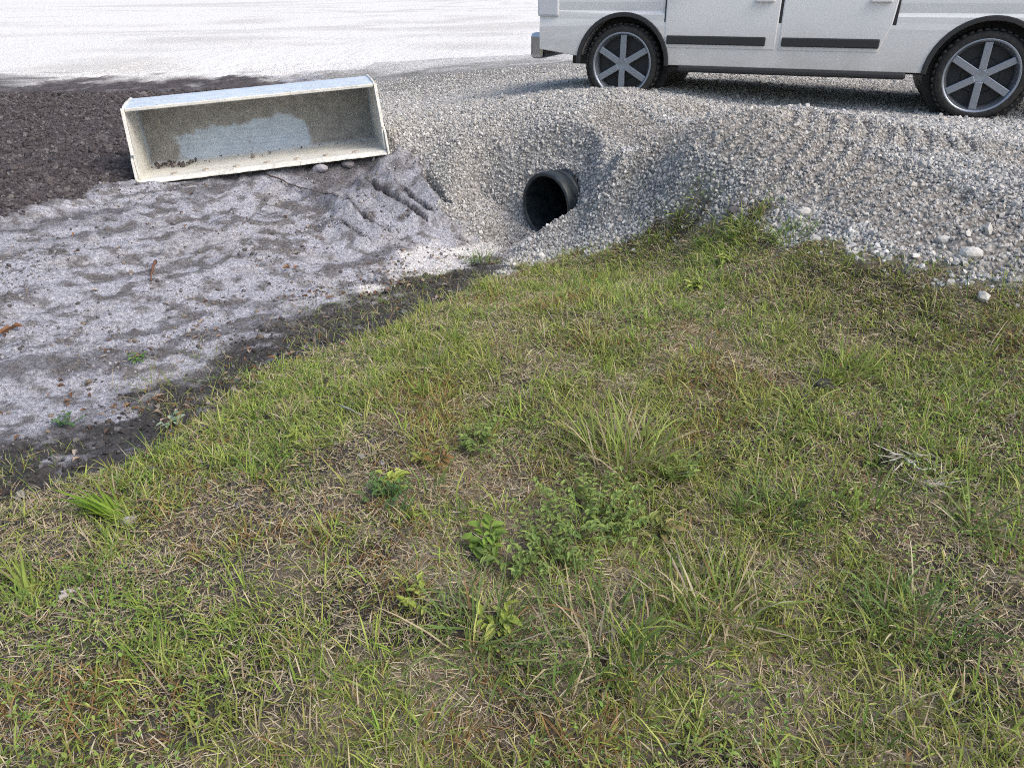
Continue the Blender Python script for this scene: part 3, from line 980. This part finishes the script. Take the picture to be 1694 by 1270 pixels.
# ------------------------------------------------------------------ pickup truck on the road
def truck():
    rw = spot(1602, 196)                       # rear wheel foot
    d = Vector((-.925, .38, 0)).normalized()   # heads away to the left
    ang = math.atan2(d.y, d.x)
    Rw = .39
    root = empty('pickup_truck', (rw[0], rw[1], 0), ang)
    tag(root, 'white pickup truck parked on the gravel with its rear wheel at the right edge', 'pickup truck')
    # local: x forward from the near rear wheel, y to the near (left) side is +y; near side faces the camera
    zr = float(H(rw[0], rw[1])[0]) - .02
    root.location.z = zr
    WB = 3.35
    fwd = Vector((math.cos(ang), math.sin(ang), 0)); lat = Vector((-fwd.y, fwd.x, 0))
    # the side facing the camera
    sgn = 1 if lat.y < 0 else -1
    def Y(v): return sgn * (.1 - v)            # v = metres in from the near flank, 0.1 puts the tyre face there
    paint = NT('white_car_paint')
    pos = paint.n('TexCoord').outputs['Object']
    dn = paint.noise(pos, 3, 5, .65)
    sepz = paint.n('SeparateXYZ', {0: pos}).outputs[2]
    low = paint.n('MapRange', {'Value': sepz, 'From Min': .3, 'From Max': .95, 'To Min': 1.1, 'To Max': 0.}).outputs[0]
    df = paint.n('Math', {0: low, 1: dn}, operation='MULTIPLY').outputs[0]
    paint.done(paint.bsdf(paint.mix(df, (.78, .78, .78), (.38, .35, .3)), .28, spec=.5, Coat_Weight=.5))
    white = paint.m
    glass = plain('dark_car_glass', (.02, .025, .028), .06, spec=.6)
    rubber = NT('tyre_rubber'); rn = rubber.noise(rubber.n('TexCoord').outputs['Object'], 25, 4, .6)
    rubber.done(rubber.bsdf(rubber.ramp(rn, [(.3, (.025, .025, .026)), (.7, (.055, .053, .05))]), .85, spec=.2)); rubber = rubber.m
    alloy = plain('alloy_rim', (.34, .37, .42), .38, .8)
    dark = plain('black_trim', (.025, .025, .027), .6)
    chrome = plain('bumper_chrome', (.6, .6, .6), .2, 1.0)
    lamp_w = plain('headlamp_lens', (.6, .62, .65), .1, spec=.6)
    lamp_r = plain('tail_lamp_lens', (.35, .015, .012), .15, spec=.6)
    BW = 1.98

    def arc(cx, r, n=14):
        return [(cx + r * math.cos(math.pi * k / n), Rw + r * math.sin(math.pi * k / n)) for k in range(n + 1)]

    def side(pts, v0, v1): return [(x, Y(v0), z) for x, z in pts], (0, Y(v1) - Y(v0), 0)
    # lower body: bed, doors sill, fender and hood in one shell
    outl = [(-1.2, .55), (-1.22, 1.0), (-1.2, 1.32), (.62, 1.33), (.70, 1.20), (3.0, 1.20), (3.08, 1.24), (3.9, 1.20), (4.2, 1.10), (4.28, .9), (4.28, .52)]
    outl = outl + [(WB + .47, .46)] + arc(WB, .47)[1:-1] + [(WB - .47, .40), (.47, .40)] + arc(0, .47)[1:-1] + [(-.47, .46)]
    a = MB(); a.prism(*side(outl, .0, BW))
    for zc in (.5, .62, .74, .82, .9, .98, 1.05, 1.12, 1.18, 1.25):
        bmesh.ops.bisect_plane(a.bm, geom=a.bm.verts[:] + a.bm.edges[:] + a.bm.faces[:], plane_co=(0, 0, zc), plane_no=(0, 0, 1))

    def belly(z_): return .012 + .10 * max(0, (.72 - z_)) ** 1.5 + .055 * max(0, (z_ - 1.0) / .35) ** 2 + (.012 if .80 < z_ < .93 else 0)
    ymid = Y(BW / 2)
    for v_ in a.bm.verts:
        arch = min(abs(math.hypot(v_.co.x - c_, v_.co.z - Rw) - .47) for c_ in (0, WB)) < .02
        v_.co.y -= math.copysign(belly(v_.co.z) * (.2 if arch else 1), v_.co.y - ymid)
    a.build('body', white, root, bevel=.03)
    for c_ in (0, WB):                                               # lipped wheel arches
        for v0, v1 in ((-.012, .03), (BW - .03, BW + .012)):
            o_ = [(c_ + .50 * math.cos(math.pi * k_ / 20), Y(v0), Rw + .50 * math.sin(math.pi * k_ / 20)) for k_ in range(21)]
            i_ = [(c_ + .455 * math.cos(math.pi * k_ / 20), Y(v0), Rw + .455 * math.sin(math.pi * k_ / 20)) for k_ in range(21)]
            f = MB(); f.prism(o_ + i_[::-1], (0, Y(v1) - Y(v0), 0)); f.build('wheel_arch', dark, root, bevel=.008)
        f = MB(); f.cyl((c_, ymid, Rw), (0, 1, 0), .462, BW - .5, 32); f.build('wheel_well', dark, root)
    # hollow of the bed
    # cab
    cab = MB(); bmx = cab.bm
    lowp = [(.68, 1.2), (3.02, 1.2)]; topp = [(.92, 1.86), (2.3, 1.86)]
    v = []
    for (x_, z_), ins in ((lowp[0], .03), (lowp[1], .03), (topp[1], .2), (topp[0], .2)):
        v.append((bmx.verts.new((x_, Y(ins), z_)), bmx.verts.new((x_, Y(BW - ins), z_))))
    for i in range(4):
        j = (i + 1) % 4
        bmx.faces.new((v[i][0], v[j][0], v[j][1], v[i][1]))
    bmx.faces.new([q[0] for q in v]); bmx.faces.new([q[1] for q in v][::-1])
    cab.build('cab', white, root, bevel=.07)
    # side glass, set just proud of the sloping cab side
    def cabpt(x_, z_, out=.004): return (x_, Y(.03 + .17 * (z_ - 1.2) / .66 - out), z_)
    for pts in ([(.98, 1.25), (1.78, 1.25), (1.74, 1.76), (1.05, 1.76)], [(1.86, 1.25), (2.76, 1.25), (2.34, 1.72), (2.22, 1.76), (1.84, 1.76)]):
        a = MB(); a.prism([cabpt(*p) for p in pts], (0, Y(.02) - Y(0), 0)); a.build('window', glass, root, bevel=.006)
    ws = MB(); ws.prism([(2.955, Y(.14), 1.27), (2.955, Y(BW - .14), 1.27), (2.40, Y(BW - .26), 1.79), (2.40, Y(.26), 1.79)], (.03, 0, .03)); ws.build('windscreen', glass, root, bevel=.004)
    bwn = MB(); bwn.prism([(.70, Y(.2), 1.3), (.70, Y(BW - .2), 1.3), (.85, Y(BW - .3), 1.74), (.85, Y(.3), 1.74)], (-.012, 0, .004)); bwn.build('rear_window', glass, root)
    # doors as slightly proud skins with handles
    for x0, x1 in ((.80, 1.80), (1.82, 2.92)):
        pts = [(x0, .56), (x1, .56), (x1, 1.06), (x0, 1.06)]
        if x0 < 1: pts = [(x0 + .02, .8), (x0 + .1, .56), (x1, .56), (x1, 1.06), (x0, 1.06)]
        a = MB(); a.prism(*side(pts, -.002, .03)); dr = a.build('door', white, root, bevel=.014)
        sm = [(x0 - .01, .54), (x1 + .01, .54), (x1 + .01, 1.08), (x0 - .01, 1.08)]
        a = MB(); a.prism(*side(sm, .004, .03)); a.build('door_seal', dark, dr)
        a = MB(); a.prism(*side([(x0 + .1, .60), (x1 - .03, .60), (x1 - .03, .68), (x0 + .1, .68)], -.016, .02)); a.build('side_moulding', dark, dr, bevel=.01)
        a = MB(); a.box((x0 + .06, min(Y(-.035), Y(.0)), .985), (x0 + .24, max(Y(-.035), Y(.0)), 1.02)); a.build('handle', white, dr, bevel=.01)
    a = MB(); a.box((2.62, min(Y(-.2), Y(-.02)), 1.2), (2.8, max(Y(-.2), Y(-.02)), 1.38)); a.build('side_mirror', white, root, bevel=.04)
    a = MB(); a.box((.62, min(Y(-.02), Y(.12)), .34), (2.75, max(Y(-.02), Y(.12)), .40)); a.build('running_board', dark, root, bevel=.02)
    a = MB(); a.box((4.24, min(Y(.04), Y(BW - .04)), .42), (4.4, max(Y(.04), Y(BW - .04)), .68)); a.build('front_bumper', chrome, root, bevel=.04)
    a = MB(); a.box((-1.36, min(Y(.06), Y(BW - .06)), .5), (-1.19, max(Y(.06), Y(BW - .06)), .68)); a.build('rear_bumper', chrome, root, bevel=.03)
    a = MB(); a.box((4.2, min(Y(.35), Y(BW - .35)), .72), (4.31, max(Y(.35), Y(BW - .35)), 1.05)); a.build('grille', dark, root, bevel=.02)
    for v0, v1 in ((-.004, .32), (BW - .32, BW + .004)):
        a = MB(); a.box((4.06, min(Y(v0), Y(v1)), .84), (4.3, max(Y(v0), Y(v1)), 1.04)); a.build('headlight', lamp_w, root, bevel=.02)
        a = MB(); a.box((-1.235, min(Y(v0), Y(v0 + .16 if v0 < 0 else v1 - .16)), .86) if v0 < 0 else (-1.235, min(Y(v1), Y(v1 - .16)), .86),
                        (-1.1, max(Y(v0), Y(v0 + .16)), 1.24) if v0 < 0 else (-1.1, max(Y(v1), Y(v1 - .16)), 1.24)); a.build('tail_light', lamp_r, root, bevel=.02)
    # underside and axle line so that no daylight shows through
    a = MB(); a.box((-1.0, min(Y(.35), Y(BW - .35)), .36), (4.0, max(Y(.35), Y(BW - .35)), .6)); a.build('chassis', dark, root)
    for cx in (0, WB):
        for v0 in (.02, BW - .27):
            near = v0 < 1
            yc = Y(v0 + .125)
            wh = bpy.data.objects.new('wheel', None); link(wh, root); wh.location = (cx, yc, Rw)
            wh.empty_display_size = .1
            so = (1 if Y(0) > Y(1) else -1) * (1 if near else -1)    # outward along local y
            ax = Vector((0, so, 0)); z0 = Vector((0, 0, 0))
            t = MB(); t.lathe([(-.115, .305), (-.125, .325), (-.122, .355), (-.10, .375), (-.06, Rw - .003), (0, Rw), (.06, Rw - .003), (.10, .375), (.122, .355), (.125, .325), (.115, .305)], z0, ax, 64)
            for kk in range(40):                                     # tread blocks
                an = 2 * math.pi * kk / 40
                t.box((-.035, -.11, Rw - .012), (.0, .11, Rw + .006), Matrix.Rotation(an, 4, 'Y'))
            t.build('tyre', rubber, wh, True)
            r = MB(); r.lathe([(-.11, .31), (.09, .31), (.118, .318), (.124, .308), (.117, .295), (.07, .275), (.03, .265)], z0, ax, 64)
            r.lathe([(.095, .001), (.098, .05), (.09, .07), (.03, .08)], z0, ax, 32)
            for kk in range(6):
                an = 2 * math.pi * kk / 6
                s_ = Matrix.Rotation(an, 4, 'Y')
                lo, hi = (-.032, .06, .05), (.032, .1, .285)
                if so < 0: lo, hi = (-.032, -.1, .05), (.032, -.06, .285)
                r.box(lo, hi, s_)
            r.build('rim', alloy, wh, False, bevel=.006)
            b = MB(); b.lathe([(.032, .001), (.032, .15), (.02, .16), (.015, .27)], z0, ax, 40); b.build('brake_disc', dark, wh)
    return root


truck()


# ------------------------------------------------------------------ single plants, stones, sticks
def tuft(px, py, n, spread, Lm, wd, cols, lab, dry=.15, name='grass_tuft', lean=(.05, 1.2), fan=None, group=None):
    c = spot(px, py)
    root_xy = c[:2]
    rr = RNG.random(n) ** .6 * spread; aa = RNG.uniform(0, 6.283, n)
    x, y = root_xy[0] + rr * np.cos(aa), root_xy[1] + rr * np.sin(aa)
    col = pick(cols, n) * RNG.uniform(.8, 1.2, (n, 1))
    col = np.where((RNG.random(n) < dry)[:, None], pick(DRY, n), col)
    az = aa + RNG.normal(0, .95, n)
    ln = RNG.uniform(*lean, n)
    if fan is not None: az = fan[0] + RNG.normal(0, fan[1], n)
    P = np.stack([x - root_xy[0], y - root_xy[1], H(x, y) - c[2] - .005], 1)
    o = blade_obj(name, P, az, np.clip(RNG.normal(Lm, Lm * .28, n), Lm * .35, Lm * 1.7), RNG.uniform(.7, 1.25, n) * wd, ln, RNG.uniform(.2, 1.1, n), col, M_BLADE)
    o.location = c
    return tag(o, lab, 'grass tuft', group)


G1 = [(.18, .26, .06), (.23, .29, .07), (.14, .21, .05)]
G2 = [(.27, .34, .08), (.22, .30, .06), (.32, .36, .12)]
G3 = [(.14, .22, .06), (.11, .18, .05), (.18, .25, .08)]
GR = 'grass tufts standing out of the lawn'
tuft(1035, 765, 250, .17, .19, .006, G2, 'widest pale green tussock, right of centre above the bushy weed of small leaves', .3, group=GR)
tuft(1185, 1010, 150, .14, .17, .006, G1, 'ragged tussock with brown dry blades, near the lower edge right of centre', .38, group=GR)
tuft(1400, 620, 90, .10, .19, .006, G2, 'bright green tuft right beside the dark earth lump', .06, group=GR)
tuft(1275, 860, 80, .11, .15, .006, G3, 'deep green tuft left of the pale straw ring', .1, group=GR)
tuft(1440, 830, 40, .05, .14, .006, G1, 'small upright tuft just below left of the pale straw ring', .1, group=GR)
tuft(1608, 880, 34, .03, .17, .007, G3, 'narrow dark tuft with one tall pale blade, below right of the straw ring', .12, group=GR)
tuft(790, 1060, 110, .13, .17, .0055, G3, 'long loose green tuft on the lower edge, left of the ragged tussock', .15, group=GR)
tuft(1000, 1080, 150, .16, .16, .006, G3, 'broad dark green patch of long blades beside the ragged tussock', .15, group=GR)
tuft(203, 862, 46, .02, .22, .011, [(.20, .31, .035), (.25, .36, .05), (.16, .27, .03)], 'vivid lime green fan of flat blades leaning left over the muddy ditch', 0, 'grass_fan', (.95, 1.25), (math.radians(152), .2))
tuft(50, 985, 26, .02, .16, .008, [(.2, .27, .05), (.25, .3, .07)], 'yellow green leaning blades near the pale stick at the left edge', .05, 'grass_fan', (.6, 1.1), (math.radians(140), .3))
tuft(800, 436, 120, .14, .12, .006, G3, 'dark grass tuft at the tip of the white sand beside the gravel', .2, group=GR)
tuft(1230, 375, 90, .12, .12, .006, G2, 'grass tuft on the far corner of the lawn jutting into the gravel', .2, group=GR)
tuft(1310, 395, 90, .12, .13, .006, G1, 'grass tuft on the gravel edge just right of the far corner of the lawn', .1, group=GR)
tuft(1520, 1040, 110, .15, .15, .006, G3, 'loose dark tuft near the lower right corner', .2, group=GR)


def weed(px, py, nstem, spread, ht, leafL, cols, lab, name='weed', lpn=(5, 10), leafw=.5):
    c = spot(px, py)
    root = empty(name, tuple(c))
    tag(root, lab, 'weed', 'leafy weeds in the lawn')
    SV, SF, LV = [], [], []
    Ps, az_, L_, w_, pt_ = [], [], [], [], []
    stemP, saz, sL, slean = [], [], [], []
    for s in range(nstem):
        az = RNG.uniform(0, 6.283); r = RNG.random() * spread * .35
        bx, by = r * math.cos(az), r * math.sin(az)
        L = ht * RNG.uniform(.6, 1.25); lean = RNG.uniform(.15, 1.05); curl = RNG.uniform(0, .4)
        bz = float(H(c[0] + bx, c[1] + by)[0]) - c[2]
        stemP.append((bx, by, bz)); saz.append(az); sL.append(L); slean.append((lean, curl))
        k = RNG.integers(*lpn)
        for i in range(k):
            f = .25 + .75 * (i + RNG.random() * .5) / k
            th = lean + curl * f / 2
            Ps.append((bx + math.sin(th) * L * f * math.cos(az), by + math.sin(th) * L * f * math.sin(az), bz + math.cos(th) * L * f))
            az_.append(az + (1.2 if i % 2 else -1.2) * RNG.uniform(.5, 1.2)); L_.append(leafL * RNG.uniform(.6, 1.25)); pt_.append(RNG.uniform(-.25, .7))
    n = nstem
    col = np.tile(np.array([[.14, .14, .05]]), (n, 1)) * RNG.uniform(.8, 1.2, (n, 1))
    V, Fc = blades(np.array(stemP), np.array(saz), np.array(sL), np.full(n, .003), np.array([q[0] for q in slean]), np.array([q[1] for q in slean]))
    mesh_arrays('stem', V, Fc, M_BLADE, np.repeat(col, 7, 0), True, root)
    m_ = len(Ps); L_ = np.array(L_)
    V, Fc = leaf_geo(np.array(Ps), np.array(az_), L_, L_ * leafw * RNG.uniform(.8, 1.2, m_), np.array(pt_))
    lc = pick(cols, m_) * RNG.uniform(.8, 1.2, (m_, 1))
    mesh_arrays('foliage', V, Fc, M_LEAF, np.repeat(lc, 7, 0), False, root)
    return root


WG = [(.19, .27, .07), (.23, .31, .08), (.15, .22, .06)]
WY = [(.32, .38, .07), (.27, .34, .065), (.36, .40, .10)]
weed(968, 868, 52, .36, .15, .024, WG, 'largest bushy weed of small dark leaves, below the pale tussock', lpn=(8, 15))
weed(905, 930, 34, .2, .12, .024, WG, 'small leaved weed at the left foot of the bushy weed', lpn=(6, 12))
weed(803, 905, 9, .06, .07, .045, [(.19, .29, .05), (.16, .25, .045)], 'bright green broad leaved weed alone on brown thatch', lpn=(5, 8), leafw=.62)
weed(832, 930, 5, .04, .06, .05, WG, 'mid green broad leaved weed just right below the bright one', lpn=(3, 6), leafw=.5)
weed(640, 830, 22, .16, .08, .024, [(.07, .14, .04), (.09, .17, .05)], 'dark green low leafy patch left of centre', lpn=(5, 9))
weed(655, 810, 6, .05, .06, .035, WY, 'yellow green leaves beside the dark leafy patch', lpn=(4, 6), leafw=.6)
weed(482, 728, 6, .04, .07, .036, WY, 'small lemon green weed near the muddy ditch', lpn=(4, 6), leafw=.5)
weed(720, 770, 10, .10, .08, .04, [(.2, .23, .05), (.24, .14, .05), (.17, .2, .05)], 'yellow and rust coloured weed in the middle of the lawn', lpn=(3, 6), leafw=.4)
weed(790, 735, 22, .16, .09, .026, WG, 'green weed cluster above the yellow and rust one', lpn=(5, 9))
weed(1145, 483, 6, .05, .08, .05, WY, 'pale yellow green weed in the upper lawn right of centre', lpn=(3, 6), leafw=.55)
weed(1212, 432, 5, .05, .08, .05, WY, 'bright weed near the far corner of the lawn', lpn=(3, 6), leafw=.55)
weed(1120, 795, 12, .08, .10, .03, WG, 'thin weed right of the pale tussock', lpn=(4, 7))
weed(225, 598, 6, .08, .06, .035, [(.10, .19, .05), (.13, .22, .06)], 'lone green sprout on the grey sand above the leaf litter', lpn=(4, 7))
weed(118, 700, 7, .08, .07, .035, [(.07, .14, .06), (.10, .17, .07)], 'bluish green sprout among the leaf litter at the left', lpn=(4, 7))
weed(278, 706, 5, .05, .05, .045, [(.30, .38, .26), (.2, .3, .17)], 'pale silvery leaves in the dark mud of the ditch', lpn=(3, 5), leafw=.7)
weed(1080, 885, 7, .06, .09, .05, [(.20, .22, .06), (.35, .27, .12), (.14, .19, .05)], 'weed with one withered tan leaf, right of the bushy weed', lpn=(3, 5), leafw=.4)
weed(825, 1050, 6, .05, .07, .045, WY, 'lime coloured weed close to the lower edge of the lawn', lpn=(4, 6), leafw=.45)
weed(690, 1000, 8, .06, .06, .03, WY, 'small yellow green rosette on grey thatch, low and left of centre', lpn=(4, 6), leafw=.5)


def stick(pts, r, col, lab, cat, name):
    """a crooked tapering stick through ground pixels lifted a little"""
    P = [spot(*p[:2]) + np.array([0, 0, (p[2] if len(p) > 2 else .01)]) for p in pts]
    Q = [P[0]]
    for a, b in zip(P[:-1], P[1:]):
        for k in range(1, 4):
            t = k / 3
            Q.append(a + (b - a) * t + (RNG.normal(0, r * .6, 3) if k < 3 else 0))
    o0 = Q[0]; seg = 8; V = []; Fq = []
    for i, q in enumerate(Q):
        d = Q[min(i + 1, len(Q) - 1)] - Q[max(i - 1, 0)]; d = d / np.linalg.norm(d)
        s = np.cross(d, [0, 0, 1.0]); s /= np.linalg.norm(s) + 1e-9; w = np.cross(s, d)
        ri = r * (1 - .55 * i / (len(Q) - 1)) * (1 + .15 * RNG.normal())
        for k in range(seg):
            a = 2 * math.pi * k / seg
            V.append(q - o0 + (s * math.cos(a) + w * math.sin(a)) * ri)
    for i in range(len(Q) - 1):
        for k in range(seg): Fq.append((i * seg + k, i * seg + (k + 1) % seg, (i + 1) * seg + (k + 1) % seg, (i + 1) * seg + k))
    faces = [np.array(Fq), np.array([list(range(seg))[::-1], [(len(Q) - 1) * seg + k for k in range(seg)]])]
    o = mesh_arrays(name, np.array(V), faces, M_TWIG, np.tile(np.array([col]), (len(V), 1)), True)
    o.location = o0
    return tag(o, lab, cat)


stick([(100, 997, .02), (118, 989, .025), (135, 981, .02)], .011, (.42, .39, .36), 'short pale broken stick in the grass at the left', 'stick', 'stick')
stick([(565, 682, .03), (585, 690, .035), (600, 697, .03)], .005, (.42, .40, .36), 'thin pale stick on the lawn above the lemon green weed', 'stick', 'stick')
stick([(1496, 768, .02), (1515, 782, .02), (1545, 786, .02)], .006, (.5, .48, .44), 'bleached stalk bending through the pale straw ring', 'stalk', 'stalk')
stick([(438, 290, .02), (470, 305, .03), (500, 318, .02)], .009, (.09, .075, .07), 'dark twig on the sand in front of the bucket', 'twig', 'twig')
stick([(478, 308, .015), (520, 322, .03), (560, 330, .02)], .007, (.10, .085, .08), 'thin dark twig between the bucket and the cracked sand clods', 'twig', 'twig')
stick([(258, 436, .01), (255, 452, .04), (251, 466, .01)], .012, (.17, .09, .06), 'curled reddish brown piece of bark on the open sand', 'bark piece', 'bark')
stick([(402, 372, .01), (424, 358, .03), (446, 364, .015)], .006, (.16, .14, .13), 'forked grey root end halfway down the sandy bank', 'root', 'root')


def one_leaf(px, py, L, col, lab):
    c = spot(px, py)
    V, Fc = leaf_geo(np.array([[0, 0, .012]] * 3) + RNG.normal(0, L * .25, (3, 3)) * [1, 1, .1], RNG.uniform(0, 6, 3), L * RNG.uniform(.7, 1.1, 3), L * .5 * RNG.uniform(.8, 1.2, 3), RNG.uniform(.1, .5, 3), .6)
    o = mesh_arrays('fallen_leaf', V, Fc, M_LEAF, np.tile(np.array([col]), (21, 1)), False)
    o.location = c
    return tag(o, lab, 'fallen leaf')


one_leaf(478, 447, .07, (.26, .15, .09), 'russet crumpled leaf on the sand right of the bark piece')
one_leaf(20, 550, .08, (.24, .12, .06), 'orange brown crumpled leaf at the left edge of the sand')
one_leaf(388, 652, .05, (.55, .52, .42), 'cream leaf lying on the dark ditch mud')
one_leaf(36, 826, .06, (.48, .44, .36), 'pale leaf at the left end of the ditch mud')


def rock(px, py, r, col, lab, group=None):
    c = spot(px, py)
    bm = bmesh.new(); bmesh.ops.create_icosphere(bm, subdivisions=2, radius=1)
    ph = RNG.uniform(0, 9, 3)
    V = np.array([v.co[:] for v in bm.verts]); Fi = np.array([[v.index for v in f.verts] for f in bm.faces]); bm.free()
    d = fbm(V[:, 0] * 1.4 + ph[0] + V[:, 2], V[:, 1] * 1.4 + ph[1] - V[:, 2] * .7, 7, 3)
    V = V * (.65 + .8 * d)[:, None] * np.array([1.2, .9, .7]) * r
    o = mesh_arrays('stone', V, [Fi], M_STONE, np.tile(np.array([col]), (len(V), 1)), False)
    o.location = c + np.array([0, 0, r * .25])
    return tag(o, lab, 'stone', group)


rock(1604, 423, .045, (.52, .51, .48), 'largest whitish stone on the gravel edge near the right')
rock(1330, 354, .038, (.52, .50, .47), 'pale flat stone in the gravel beyond the far corner of the lawn')
rock(1560, 400, .034, (.48, .47, .45), 'light stone up the gravel from the largest whitish stone')
rock(1215, 352, .04, (.13, .12, .12), 'dark stone on the gravel at the far corner of the lawn')
rock(1362, 640, .036, (.07, .065, .06), 'dark earth lump in a bare hollow of the lawn')
rock(214, 866, .024, (.34, .32, .29), 'grey stone beside the lime green fan of blades')
rock(530, 283, .06, (.34, .33, .36), 'rounded grey sand lump under the middle of the bucket edge')
rock(575, 276, .055, (.2, .19, .2), 'dark sand lump right of the grey one under the bucket edge')

# pale straw ring: bleached bent blades
c = spot(1520, 782); n = 90
aa = RNG.uniform(0, 6.283, n); rr = RNG.normal(.075, .018, n)
x, y = c[0] + rr * np.cos(aa), c[1] + rr * np.sin(aa)
P = np.stack([x - c[0], y - c[1], H(x, y) - c[2] + RNG.uniform(.004, .02, n)], 1)
o = blade_obj('straw_ring', P, aa + math.pi / 2 + RNG.normal(0, .5, n), RNG.uniform(.05, .12, n), RNG.uniform(.003, .005, n), RNG.uniform(1.3, 1.6, n), RNG.uniform(-.1, .2, n),
              pick([(.45, .42, .37), (.38, .34, .29), (.5, .48, .44)], n), M_STRAW)
o.location = c
tag(o, 'nest like ring of bleached straw in the right of the lawn', 'straw ring')

# ------------------------------------------------------------------ light
SUN_EL, SUN_AZ = math.radians(48), math.radians(120)      # azimuth clockwise from +Y
sd = Vector((math.sin(SUN_AZ) * math.cos(SUN_EL), math.cos(SUN_AZ) * math.cos(SUN_EL), math.sin(SUN_EL)))
L = bpy.data.lights.new('sun', 'SUN'); L.energy = 1.05; L.angle = math.radians(36); L.color = (1, .95, .87)
so = bpy.data.objects.new('sun', L); so.rotation_euler = sd.to_track_quat('Z', 'Y').to_euler(); so.location = (6, 4, 12); COL.objects.link(so)
W_ = bpy.data.worlds.new('World'); scene.world = W_; W_.use_nodes = True
nt = W_.node_tree; bg = nt.nodes['Background']
sky = nt.nodes.new('ShaderNodeTexSky'); sky.sky_type = 'NISHITA'; sky.sun_disc = False
sky.sun_elevation = SUN_EL; sky.sun_rotation = SUN_AZ; sky.dust_density = 4.0; sky.air_density = 1.2
nt.links.new(sky.outputs[0], bg.inputs[0]); bg.inputs[1].default_value = .15
scene.view_settings.view_transform = 'Standard'; scene.view_settings.look = 'None'; scene.view_settings.gamma = 1
scene.view_settings.exposure = 0.64
scene.cycles.use_denoising = False
scene.cycles.filter_width = 1.0
scene.cycles.max_bounces = 6
